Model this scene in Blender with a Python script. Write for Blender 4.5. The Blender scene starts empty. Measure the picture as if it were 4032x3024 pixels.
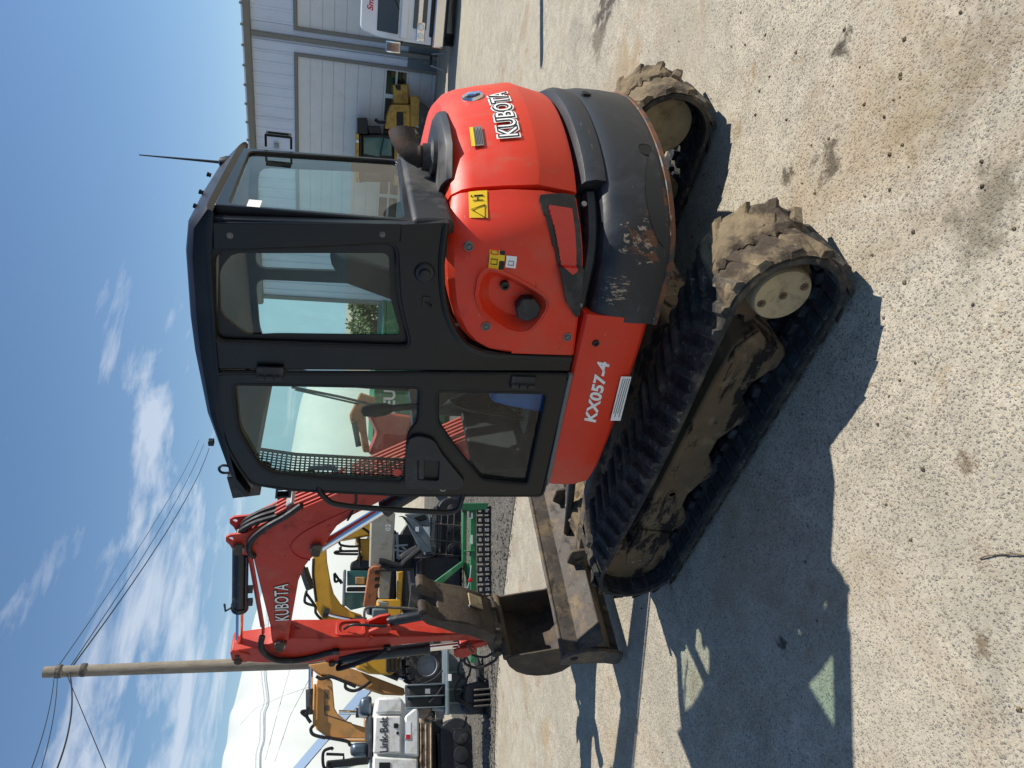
import bpy, bmesh, math, random
import numpy as np
from mathutils import Vector, Matrix, noise
random.seed(7)
R = math.radians
scene = bpy.context.scene
C = scene.collection
# ------------------------------------------------------------------ camera
CAMP = np.array([-2.4349, 3.0302, 1.9928]); YAW, PITCH, ROLL, FPX = 0.7514, 0.2362, 0.0337, 2774.4
FW = np.array([math.sin(YAW)*math.cos(PITCH), -math.cos(YAW)*math.cos(PITCH), -math.sin(PITCH)])
_rt = np.cross(FW, [0, 0, 1]); _rt /= np.linalg.norm(_rt); _up = np.cross(_rt, FW)
RT = math.cos(ROLL)*_rt + math.sin(ROLL)*_up
UP = -math.sin(ROLL)*_rt + math.cos(ROLL)*_up
cd = bpy.data.cameras.new('camera'); cam = bpy.data.objects.new('camera', cd); C.objects.link(cam)
cd.sensor_fit = 'HORIZONTAL'; cd.sensor_width = 36; cd.lens = FPX/4032*36; cd.clip_start = 0.05; cd.clip_end = 3000
mw = Matrix.Identity(4)
for i, a in enumerate((-UP, RT, -FW)):          # the photograph was taken with the phone turned on its side
    for j in range(3): mw[j][i] = a[j]
for j in range(3): mw[j][3] = CAMP[j]
cam.matrix_world = mw; scene.camera = cam
# ------------------------------------------------------------------ sky, sun, exposure
SUN_AZ, SUN_EL = R(51), R(50)                   # heading the light travels towards, height of the sun
w = bpy.data.worlds.new('World'); scene.world = w; w.use_nodes = True
nt = w.node_tree; nt.nodes.clear()
def N(t, kind, **k):
    n = t.nodes.new(kind)
    for a, b in k.items():
        if a == 'ins':
            for q, val in b.items(): n.inputs[q].default_value = val
        else: setattr(n, a, b)
    return n
sky = N(nt, 'ShaderNodeTexSky', sky_type='NISHITA', sun_disc=False, sun_elevation=SUN_EL,
        sun_rotation=math.atan2(-math.cos(SUN_AZ), -math.sin(SUN_AZ)), air_density=1.0, dust_density=0.05, ozone_density=2.4)
tc = N(nt, 'ShaderNodeTexCoord'); sep = N(nt, 'ShaderNodeSeparateXYZ'); nt.links.new(tc.outputs['Generated'], sep.inputs[0])
zc = N(nt, 'ShaderNodeMath', operation='MAXIMUM', ins={1: 0.04}); nt.links.new(sep.outputs['Z'], zc.inputs[0])
za = N(nt, 'ShaderNodeMath', operation='ADD', ins={1: 0.10}); nt.links.new(zc.outputs[0], za.inputs[0])
dx = N(nt, 'ShaderNodeMath', operation='DIVIDE'); dy = N(nt, 'ShaderNodeMath', operation='DIVIDE')
for n_, s_ in ((dx, 'X'), (dy, 'Y')):
    nt.links.new(sep.outputs[s_], n_.inputs[0]); nt.links.new(za.outputs[0], n_.inputs[1])
zs_ = N(nt, 'ShaderNodeMath', operation='MAXIMUM', ins={1: 0.10}); nt.links.new(sep.outputs['Z'], zs_.inputs[0])
cs_ = N(nt, 'ShaderNodeCombineXYZ'); nt.links.new(sep.outputs['X'], cs_.inputs[0]); nt.links.new(sep.outputs['Y'], cs_.inputs[1]); nt.links.new(zs_.outputs[0], cs_.inputs[2]); nt.links.new(cs_.outputs[0], sky.inputs['Vector'])
cb = N(nt, 'ShaderNodeCombineXYZ'); nt.links.new(dx.outputs[0], cb.inputs[0]); nt.links.new(dy.outputs[0], cb.inputs[1])
mpg = N(nt, 'ShaderNodeMapping'); mpg.inputs['Rotation'].default_value = (0, 0, R(47)); mpg.inputs['Scale'].default_value = (1.0, 0.62, 1); mpg.inputs['Location'].default_value = (5.5, 8.1, 0)
nt.links.new(cb.outputs[0], mpg.inputs[0])
n1 = N(nt, 'ShaderNodeTexNoise', ins={'Scale': 2.7, 'Detail': 10.0, 'Roughness': .60, 'Distortion': .35})
n2 = N(nt, 'ShaderNodeTexNoise', ins={'Scale': .55, 'Detail': 3.0, 'Roughness': .5})
nt.links.new(mpg.outputs[0], n1.inputs['Vector']); nt.links.new(mpg.outputs[0], n2.inputs['Vector'])
mm = N(nt, 'ShaderNodeMath', operation='MULTIPLY_ADD', ins={1: .55}); nt.links.new(n2.outputs[0], mm.inputs[0]); nt.links.new(n1.outputs[0], mm.inputs[2])
lf_ = N(nt, 'ShaderNodeVectorMath', operation='DOT_PRODUCT'); lf_.inputs[1].default_value = (.7308, .6826, 0); nt.links.new(tc.outputs['Generated'], lf_.inputs[0])
azm = N(nt, 'ShaderNodeMapRange', ins={1: -.30, 2: .02, 3: -.30, 4: .02}); azm.interpolation_type = 'SMOOTHSTEP'; nt.links.new(lf_.outputs['Value'], azm.inputs[0])   # the clouds bank up on one side of the sky
el_ = N(nt, 'ShaderNodeMath', operation='SUBTRACT', ins={1: .215}); nt.links.new(sep.outputs['Z'], el_.inputs[0])
ea_ = N(nt, 'ShaderNodeMath', operation='ABSOLUTE'); nt.links.new(el_.outputs[0], ea_.inputs[0])
eb_ = N(nt, 'ShaderNodeMapRange', ins={1: .03, 2: .13, 3: .10, 4: -.10}); eb_.interpolation_type = 'SMOOTHSTEP'; nt.links.new(ea_.outputs[0], eb_.inputs[0])
ad1 = N(nt, 'ShaderNodeMath', operation='ADD'); nt.links.new(azm.outputs[0], ad1.inputs[0]); nt.links.new(eb_.outputs[0], ad1.inputs[1])
ad2 = N(nt, 'ShaderNodeMath', operation='ADD'); nt.links.new(ad1.outputs[0], ad2.inputs[0]); nt.links.new(mm.outputs[0], ad2.inputs[1]); mm = ad2
rp = N(nt, 'ShaderNodeValToRGB'); rp.color_ramp.elements[0].position = .84; rp.color_ramp.elements[1].position = 1.26
rp.color_ramp.elements[0].color = (0, 0, 0, 1); rp.color_ramp.elements[1].color = (.48, .48, .48, 1)
nt.links.new(mm.outputs[0], rp.inputs[0])
mx = N(nt, 'ShaderNodeMixRGB'); mx.inputs[2].default_value = (8.2, 8.5, 9.0, 1)
hs = N(nt, 'ShaderNodeHueSaturation', ins={'Saturation': 1.09, 'Value': 1.0}); nt.links.new(sky.outputs[0], hs.inputs['Color'])
nt.links.new(rp.outputs[0], mx.inputs[0]); nt.links.new(hs.outputs[0], mx.inputs[1])
bg = N(nt, 'ShaderNodeBackground', ins={'Strength': 0.09}); nt.links.new(mx.outputs[0], bg.inputs[0])
wo = N(nt, 'ShaderNodeOutputWorld'); nt.links.new(bg.outputs[0], wo.inputs[0])
sl = bpy.data.lights.new('sun', 'SUN'); sl.energy = 4.8; sl.angle = R(.53); sl.color = (1, .955, .88)
so = bpy.data.objects.new('sun', sl); C.objects.link(so)
sd = Vector((math.cos(SUN_AZ)*math.cos(SUN_EL), math.sin(SUN_AZ)*math.cos(SUN_EL), -math.sin(SUN_EL)))
so.rotation_euler = sd.to_track_quat('-Z', 'Y').to_euler(); so.location = (-20, -20, 30)
vs = scene.view_settings; vs.view_transform = 'Standard'; vs.look = 'None'; vs.gamma = 1; vs.exposure = 0.34; vs.use_curve_mapping = False
scene.render.engine = 'CYCLES'
# ------------------------------------------------------------------ pixel -> place (photo pixels counted on a 2212 x 1659 copy)
S = 4032/2212
TH = 0.1935                                      # the house of the excavator is slewed this much on its tracks
ct, st = math.cos(TH), math.sin(TH)
def ray(X, Y):
    u, v = 3024-Y*S, X*S
    d = FW + RT*(u-1512)/FPX - UP*(v-2016)/FPX
    return d/np.linalg.norm(d)
def gz(x, y):                                    # the yard falls away gently beyond the machine
    dep = (x-CAMP[0])*math.sin(YAW) - (y-CAMP[1])*math.cos(YAW)
    q = max(0.0, min(dep, 42)-6.0)
    return -0.035*q*q/(q+1.5)
def G(X, Y):
    d = ray(X, Y); t = 2.0/max(1e-3, -d[2])
    for _ in range(60):
        P = CAMP+t*d; t += (P[2]-gz(P[0], P[1]))/max(.02, -d[2]-.0)*.6
    return CAMP+t*d
def uu(P): return np.array([ct*P[0]+st*P[1], -st*P[0]+ct*P[1], P[2]])
def UY(X, Y, y):                                 # pixel on a plane y = const of the house frame -> (x, z)
    c, d = uu(CAMP), uu(ray(X, Y)); t = (y-c[1])/d[1]; q = c+t*d; return (float(q[0]), float(q[2]))
def UYs(pts, y): return [UY(a, b, y) for a, b in pts]
def WY(X, Y, y):
    d = ray(X, Y); t = (y-CAMP[1])/d[1]; q = CAMP+t*d; return (float(q[0]), float(q[2]))
# ------------------------------------------------------------------ mesh helpers
class M:
    def __init__(s): s.v = []; s.f = []
    def add(s, vs_, fs):
        o = len(s.v); s.v += [tuple(map(float, q)) for q in vs_]; s.f += [tuple(o+i for i in f) for f in fs]; return s
    def box(s, x0, x1, y0, y1, z0, z1, rot=None, org=(0, 0, 0)):
        p = [(x, y, z) for x in (x0, x1) for y in (y0, y1) for z in (z0, z1)]
        if rot is not None: p = [tuple(rot @ Vector(q) + Vector(org)) for q in p]
        return s.add(p, [(0, 1, 3, 2), (4, 6, 7, 5), (0, 4, 5, 1), (2, 3, 7, 6), (0, 2, 6, 4), (1, 5, 7, 3)])
    def prism(s, poly, a, b, ax='y'):
        n = len(poly)
        g = {'y': lambda p, t: (p[0], t, p[1]), 'x': lambda p, t: (t, p[0], p[1]), 'z': lambda p, t: (p[0], p[1], t)}[ax]
        return s.add([g(p, a) for p in poly]+[g(p, b) for p in poly],
                     [tuple(range(n)), tuple(range(2*n-1, n-1, -1))]+[(i, i+n, (i+1) % n+n, (i+1) % n) for i in range(n)])
    def plate(s, outer, holes, a, b, ax='y'):    # a sheet with openings
        g = {'y': lambda p, t: (p[0], t, p[1]), 'x': lambda p, t: (t, p[0], p[1]), 'z': lambda p, t: (p[0], p[1], t)}[ax]
        bm = bmesh.new(); es = []; loops = [outer]+holes; idx = []
        for lp in loops:
            vv = [bm.verts.new((q[0], q[1], 0)) for q in lp]; idx.append(len(vv))
            es += [bm.edges.new((vv[i], vv[(i+1) % len(vv)])) for i in range(len(vv))]
        bmesh.ops.triangle_fill(bm, use_beauty=True, use_dissolve=False, edges=es)
        bm.verts.index_update(); P = [(v.co.x, v.co.y) for v in bm.verts]; n = len(P)
        F = [[v.index for v in f.verts] for f in bm.faces]; bm.free()
        fs = [tuple(f) for f in F]+[tuple(i+n for i in reversed(f)) for f in F]; o = 0
        for k in idx:
            fs += [(o+i, o+(i+1) % k, o+(i+1) % k+n, o+i+n) for i in range(k)]; o += k
        return s.add([g(q, a) for q in P]+[g(q, b) for q in P], fs)
    def tube(s, pts, r, n=10, cap=True):
        pts = [Vector(q) for q in pts]; m = len(pts); rr = r if isinstance(r, (list, tuple)) else [r]*m
        T = [(pts[min(i+1, m-1)]-pts[max(i-1, 0)]).normalized() for i in range(m)]
        a = Vector((0, 0, 1)) if abs(T[0].z) < .9 else Vector((1, 0, 0)); a = (a-T[0]*a.dot(T[0])).normalized(); vv = []
        for i in range(m):
            a = (a-T[i]*a.dot(T[i])).normalized(); b = T[i].cross(a)
            vv += [tuple(pts[i]+rr[i]*(math.cos(2*math.pi*k/n)*a+math.sin(2*math.pi*k/n)*b)) for k in range(n)]
        fs = [(i*n+k, i*n+(k+1) % n, (i+1)*n+(k+1) % n, (i+1)*n+k) for i in range(m-1) for k in range(n)]
        if cap: fs += [tuple(range(n-1, -1, -1)), tuple((m-1)*n+k for k in range(n))]
        return s.add(vv, fs)
    def lathe(s, org, axis, prof, n=24):         # prof: (distance along axis, radius)
        org = Vector(org); ax = Vector(axis).normalized(); a = ax.orthogonal().normalized(); b = ax.cross(a); m = len(prof)
        vv = [tuple(org+ax*t+r*(math.cos(2*math.pi*k/n)*a+math.sin(2*math.pi*k/n)*b)) for t, r in prof for k in range(n)]
        fs = [(i*n+k, i*n+(k+1) % n, (i+1)*n+(k+1) % n, (i+1)*n+k) for i in range(m-1) for k in range(n)]
        return s.add(vv, fs+[tuple(range(n-1, -1, -1)), tuple((m-1)*n+k for k in range(n))])
    def loft(s, rings, closed=True, cap=True):
        n = len(rings[0]); m = len(rings); vv = [q for r_ in rings for q in r_]
        kk = n if closed else n-1
        fs = [(i*n+k, i*n+(k+1) % n, (i+1)*n+(k+1) % n, (i+1)*n+k) for i in range(m-1) for k in range(kk)]
        if cap and closed: fs += [tuple(range(n-1, -1, -1)), tuple((m-1)*n+k for k in range(n))]
        return s.add(vv, fs)
    def mesh(s, name):
        me = bpy.data.meshes.new(name); me.from_pydata(s.v, [], s.f); me.update()
        bm = bmesh.new(); bm.from_mesh(me); bmesh.ops.recalc_face_normals(bm, faces=bm.faces); bm.to_mesh(me); bm.free(); return me
    def build(s, name, m, parent=None, bevel=0, seg=2, smooth=38, rz=0):
        me = s.mesh(name); return mkobj(name, me, m, parent, bevel, seg, smooth, rz)
def mkobj(name, me, m, parent=None, bevel=0, seg=2, smooth=38, rz=0):
    if m is not None: me.materials.append(m)
    o = bpy.data.objects.new(name, me); C.objects.link(o); o.parent = parent; o.rotation_euler.z = rz
    if smooth:
        me.polygons.foreach_set('use_smooth', [True]*len(me.polygons)); me.set_sharp_from_angle(angle=R(smooth))
    if bevel:
        b = o.modifiers.new('bevel', 'BEVEL'); b.width = bevel; b.segments = seg; b.limit_method = 'ANGLE'; b.angle_limit = R(32); b.use_clamp_overlap = True
        b.harden_normals = False
    return o
def thing(name, label, cat, loc=(0, 0, 0), rz=0, group=None):
    o = bpy.data.objects.new(name, None); C.objects.link(o); o.location = loc; o.rotation_euler.z = rz; o.empty_display_size = .2
    o['label'] = label; o['category'] = cat
    if group: o['group'] = group
    return o
def tag(o, label, cat, group=None):
    o['label'] = label; o['category'] = cat
    if group: o['group'] = group
    return o
def struct(o): o['kind'] = 'structure'; return o
def copy_to(o, loc, rz, parent=None):
    c = o.copy(); C.objects.link(c); c.location = loc; c.rotation_euler.z = rz; c.parent = parent
    for ch in o.children:
        d = ch.copy(); C.objects.link(d); d.parent = c
    return c
def text(name, s_, m, parent, org, right, up, size, width=None, bold=.012, shear=0, ext=.0012, rz=0):
    cu = bpy.data.curves.new(name, 'FONT'); cu.body = s_; cu.size = 1; cu.offset = bold; cu.extrude = 0; cu.shear = shear; cu.resolution_u = 3
    t = bpy.data.objects.new(name, cu); C.objects.link(t); dg = bpy.context.evaluated_depsgraph_get()
    me = bpy.data.meshes.new_from_object(t.evaluated_get(dg)); bpy.data.objects.remove(t); bpy.data.curves.remove(cu)
    xs = [v.co.x for v in me.vertices]; ys = [v.co.y for v in me.vertices]; x0, x1, y0, y1 = min(xs), max(xs), min(ys), max(ys)
    right, up = Vector(right).normalized(), Vector(up).normalized(); nn = right.cross(up)
    kx = (width/(x1-x0)) if width else size/(y1-y0); ky = size/(y1-y0)
    for v in me.vertices: v.co = Vector(org)+right*((v.co.x-x0)*kx)+up*((v.co.y-y0)*ky)+nn*ext
    return mkobj(name, me, m, parent, smooth=0, rz=rz)
def arc(cx, cy, r, a0, a1, n): return [(cx+r*math.cos(R(a0+(a1-a0)*i/n)), cy+r*math.sin(R(a0+(a1-a0)*i/n))) for i in range(n+1)]
def bez(pts, n=8):                               # smooth curve through points (Catmull-Rom)
    P = [Vector(q) for q in pts]; P = [P[0]*2-P[1]]+P+[P[-1]*2-P[-2]]; out = []
    for i in range(1, len(P)-2):
        for k in range(n):
            t = k/n; a, b, c, d = P[i-1:i+3]
            out.append(.5*((2*b)+(c-a)*t+(2*a-5*b+4*c-d)*t*t+(3*b-a-3*c+d)*t**3))
    return out+[P[-2]]
# ------------------------------------------------------------------ materials
MT = {}
def lin(h): return tuple(((int(h[i:i+2], 16)/255)**2.2) for i in (0, 2, 4))
def mat(name, col, rough=.5, metal=0, var=.18, vs_=5, bump=0, bs=60, dirt=None, dscale=3, dlo=.5, dhi=.62, dr=.85, spec=.5, coat=0, scratch=None, space='Object', det=5):
    m = bpy.data.materials.new(name); m.use_nodes = True; t = m.node_tree; b = t.nodes['Principled BSDF']
    c = t.nodes.new('ShaderNodeTexCoord' if space != 'Position' else 'ShaderNodeNewGeometry'); co = c.outputs[space]; L = t.links.new
    n = N(t, 'ShaderNodeTexNoise', ins={'Scale': vs_, 'Detail': float(det), 'Roughness': .62}); L(co, n.inputs['Vector'])
    mr = N(t, 'ShaderNodeMapRange', ins={1: .3, 2: .7, 3: 1-var, 4: 1+var}); L(n.outputs[0], mr.inputs[0])
    mul = N(t, 'ShaderNodeVectorMath', operation='SCALE'); mul.inputs[0].default_value = col; L(mr.outputs[0], mul.inputs['Scale'])
    out = mul.outputs[0]; ro = None
    rr = N(t, 'ShaderNodeMapRange', ins={1: .3, 2: .7, 3: max(.02, rough-.1*rough), 4: min(1, rough+.22*rough)}); L(n.outputs[0], rr.inputs[0]); ro = rr.outputs[0]
    for k, dd in enumerate(dirt if isinstance(dirt, list) else ([(dirt, dscale, dlo, dhi, dr)] if dirt else [])):
        dc, ds, lo, hi, drr = dd[:5]
        d = N(t, 'ShaderNodeTexNoise', ins={'Scale': ds, 'Detail': 8.0, 'Roughness': .68, 'Distortion': .3})
        mp = N(t, 'ShaderNodeMapping'); mp.inputs['Location'].default_value = (3.7*k+1.3, 2.1*k, .9*k)
        if len(dd) > 5: mp.inputs['Scale'].default_value = dd[5]
        L(co, mp.inputs[0]); L(mp.outputs[0], d.inputs['Vector'])
        src = d.outputs[0]
        if len(dd) > 6:                                      # stain that sits around one knocked corner
            vd = N(t, 'ShaderNodeVectorMath', operation='DISTANCE'); vd.inputs[1].default_value = dd[6][:3]; L(co, vd.inputs[0])
            fo = N(t, 'ShaderNodeMapRange', ins={1: 0., 2: dd[6][3], 3: .16, 4: -.25}); L(vd.outputs['Value'], fo.inputs[0])
            ad = N(t, 'ShaderNodeMath', operation='ADD'); L(src, ad.inputs[0]); L(fo.outputs[0], ad.inputs[1]); src = ad.outputs[0]
        q = N(t, 'ShaderNodeMapRange', ins={1: lo, 2: hi, 3: 0., 4: 1.}); q.clamp = True; L(src, q.inputs[0])
        x = N(t, 'ShaderNodeMixRGB'); x.inputs[2].default_value = (*dc, 1); L(q.outputs[0], x.inputs[0]); L(out, x.inputs[1]); out = x.outputs[0]
        y = N(t, 'ShaderNodeMixRGB'); y.inputs[2].default_value = (drr, drr, drr, 1); L(q.outputs[0], y.inputs[0]); L(ro, y.inputs[1]); ro = y.outputs[0]
    L(out, b.inputs['Base Color']); L(ro, b.inputs['Roughness']); b.inputs['Metallic'].default_value = metal
    b.inputs['Specular IOR Level'].default_value = spec; b.inputs['Coat Weight'].default_value = coat; b.inputs['Coat Roughness'].default_value = .12
    if bump:
        nb = N(t, 'ShaderNodeTexNoise', ins={'Scale': bs, 'Detail': 6.0, 'Roughness': .6}); L(co, nb.inputs['Vector'])
        bp = N(t, 'ShaderNodeBump', ins={'Strength': bump, 'Distance': .01}); L(nb.outputs[0], bp.inputs['Height']); L(bp.outputs[0], b.inputs['Normal'])
    MT[name] = m; return m
def glassmat(name, tint, rough=0.0, ior=1.5):
    m = bpy.data.materials.new(name); m.use_nodes = True; t = m.node_tree; t.nodes.clear(); L = t.links.new
    o = N(t, 'ShaderNodeOutputMaterial'); mx_ = N(t, 'ShaderNodeMixShader'); fr = N(t, 'ShaderNodeFresnel', ins={'IOR': ior})
    tr = N(t, 'ShaderNodeBsdfTransparent'); tr.inputs[0].default_value = (*tint, 1); gl = N(t, 'ShaderNodeBsdfGlossy', ins={'Roughness': rough})
    df = N(t, 'ShaderNodeBsdfDiffuse'); df.inputs[0].default_value = (.5, .5, .46, 1); mx2 = N(t, 'ShaderNodeMixShader')
    c = t.nodes.new('ShaderNodeTexCoord'); n = N(t, 'ShaderNodeTexNoise', ins={'Scale': 3.0, 'Detail': 9.0, 'Roughness': .75}); L(c.outputs['Object'], n.inputs['Vector'])
    q = N(t, 'ShaderNodeMapRange', ins={1: .42, 2: .8, 3: .0, 4: .05}); L(n.outputs[0], q.inputs[0])      # dust film
    L(q.outputs[0], mx2.inputs[0]); L(tr.outputs[0], mx2.inputs[1]); L(df.outputs[0], mx2.inputs[2])
    geo = N(t, 'ShaderNodeNewGeometry'); bf = N(t, 'ShaderNodeMath', operation='SUBTRACT', ins={0: 1.0}); L(geo.outputs['Backfacing'], bf.inputs[1]); fm = N(t, 'ShaderNodeMath', operation='MULTIPLY'); L(fr.outputs[0], fm.inputs[0]); L(bf.outputs[0], fm.inputs[1]); L(fm.outputs[0], mx_.inputs[0]); L(mx2.outputs[0], mx_.inputs[1]); L(gl.outputs[0], mx_.inputs[2]); L(mx_.outputs[0], o.inputs[0]); MT[name] = m; return m
DUST = lin('a08f74'); MUD = lin('6e5d48'); RUST = lin('7a4524')
mat('red', lin('d83a22'), .42, var=.07, vs_=3, spec=.4, dirt=[(lin('b8604d'), 2.2, .48, .80, .65), (lin('b0664f'), 11, .58, .80, .7, (1, 1, .25)), (lin('cf8a78'), 55, .66, .74, .7, (.4, .4, 1)), (lin('8a2a1c'), 4.5, .64, .72, .6)])
mat('red_boom', lin('b43524'), .45, var=.10, vs_=4, spec=.4, dirt=[(lin('b4604f'), 3, .52, .78, .65), (lin('4a1f18'), 7, .62, .68, .8), (lin('7d2c20'), 3.2, .55, .70, .7), (lin('c58a78'), 50, .67, .74, .7)])
mat('red_dark', lin('b02418'), .4, var=.1)
mat('black_paint', lin('0d0f15'), .34, var=.2, vs_=4, spec=.4, dirt=[(lin('23262c'), 3.5, .52, .85, .5), (lin('55534e'), 60, .75, .80, .8)])
mat('black_plastic', lin('1f2124'), .5, var=.2, vs_=8, dirt=[(lin('55534f'), 4, .52, .72, .7)], bump=.05, bs=300)
mat('black_trim', lin('0c0d0f'), .45, var=.2)
mat('rubber_seal', lin('0d0d0e'), .6, var=.15)
mat('counterweight', lin('232529'), .45, var=.2, vs_=3, bump=.15, bs=22,
    dirt=[(lin('45464a'), 2.6, .50, .76, .5), (lin('6f6b66'), 7, .66, .70, .6, (1, 1, 9)),
          (lin('6d4a34'), 14, .58, .64, .85, (1, 1, .6), (-.93, .88, .80, .28)), (lin('a8947c'), 34, .62, .65, .8, (1, 1, .7), (-.92, .89, .86, .24)),
          (lin('75502f'), 20, .58, .64, .85, (1, 1, .6), (-1.05, .76, .71, .26)), (lin('7a5030'), 20, .60, .66, .85, (1, 1, .6), (-1.20, .48, .70, .22)), (lin('a39078'), 60, .63, .66, .8, (1.4, 1.4, .35), (-.70, .92, .90, .22))])
mat('rusty_edge', lin('6e4a36'), .8, var=.35, vs_=20, dirt=[(lin('3a3634'), 12, .48, .56, .5), (lin('9a7a5c'), 30, .6, .66, .8)])
mat('bucket_steel', lin('463d35'), .75, var=.25, vs_=5, bump=.3, bs=40, dirt=[(lin('6a5c49'), 2.5, .47, .68, .9), (lin('3a322b'), 6, .55, .66, .8)])
mat('blade_steel', lin('4b443d'), .65, var=.25, vs_=6, bump=.25, bs=40, dirt=[(lin('7f6d52'), 5, .50, .70, .85), (lin('2f2a26'), 9, .54, .66, .8), (lin('86786a'), 40, .64, .72, .6)])
mat('track_rubber', lin('2c2b2a'), .9, var=.35, vs_=14, bump=.5, bs=45, space='Position',
    dirt=[(lin('5c5447'), 4.5, .46, .66, .95), (lin('7c705c'), 26, .58, .68, .95), (lin('75664f'), 9, .50, .60, .95, (1, 1, 1), (-1.12, .78, .40, .42)), (lin('6a6350'), 9, .56, .66, .95, (1, 1, 1), (1.15, .8, .45, .35))])
mat('track_inner', lin('202226'), .8, var=.3, vs_=9, bump=.3, bs=60, dirt=[(lin('45474a'), 8, .5, .68, .95)])
mat('mud', lin('75664f'), .95, var=.3, vs_=11, bump=.9, bs=38, space='Position', dirt=[(lin('453b30'), 5, .48, .60, .95), (lin('948468'), 14, .6, .74, .95)])
mat('track_frame', lin('6b5740'), .9, var=.3, vs_=4, bump=.3, bs=50, dirt=[(lin('221b15'), 4.2, .52, .57, .95, (.6, 1, 2.2)), (lin('857356'), 9, .55, .7, .95)])
mat('hub_mud', lin('b09c78'), .9, var=.16, vs_=6, bump=.25, bs=60, dirt=[(lin('74644c'), 7, .52, .68, .95)])
mat('chrome', (.82, .82, .84), .09, metal=1, var=.03)
mat('steel', lin('8a8a8a'), .4, metal=.8, var=.2)
mat('cyl_black', lin('1d1f22'), .4, var=.3, vs_=12, dirt=[(lin('5a574f'), 9, .58, .7, .8)])
mat('hose', lin('17171a'), .55, var=.25, vs_=30, dirt=[(lin('4c4942'), 14, .55, .7, .9)])
mat('exhaust', lin('332a25'), .75, var=.35, vs_=14, bump=.2, bs=80, dirt=[(lin('573a28'), 10, .54, .66, .9), (lin('222020'), 8, .55, .66, .8)])
mat('decal_white', lin('efece6'), .45, var=.05, dirt=[(lin('b9a79c'), 20, .6, .75, .7)])
mat('decal_black', lin('17140f'), .5, var=.05)
mat('decal_yellow', lin('f0c21a'), .45, var=.05)
mat('decal_grey', lin('6f6f6b'), .5, var=.1, vs_=60)
mat('pad_red', lin('c81e1c'), .25, var=.04, coat=.6)
mat('interior', lin('2c2d2e'), .7, var=.25, vs_=8)
mat('headliner', lin('6a6c6a'), .8, var=.1)
mat('seat', lin('3b3c3d'), .75, var=.2, vs_=20)
mat('bag_blue', lin('2c5c9a'), .5, var=.25, vs_=10)
mat('pedal', lin('9a9a90'), .5, metal=.4, var=.2)
mat('lens', lin('dfe3e6'), .12, metal=.6, var=.05)
glassmat('glass', (.87, .95, .92))
glassmat('glass_clear', (.95, .98, .965))
mat('bolt_dark', lin('6a6864'), .5, metal=.3, var=.2)
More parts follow.
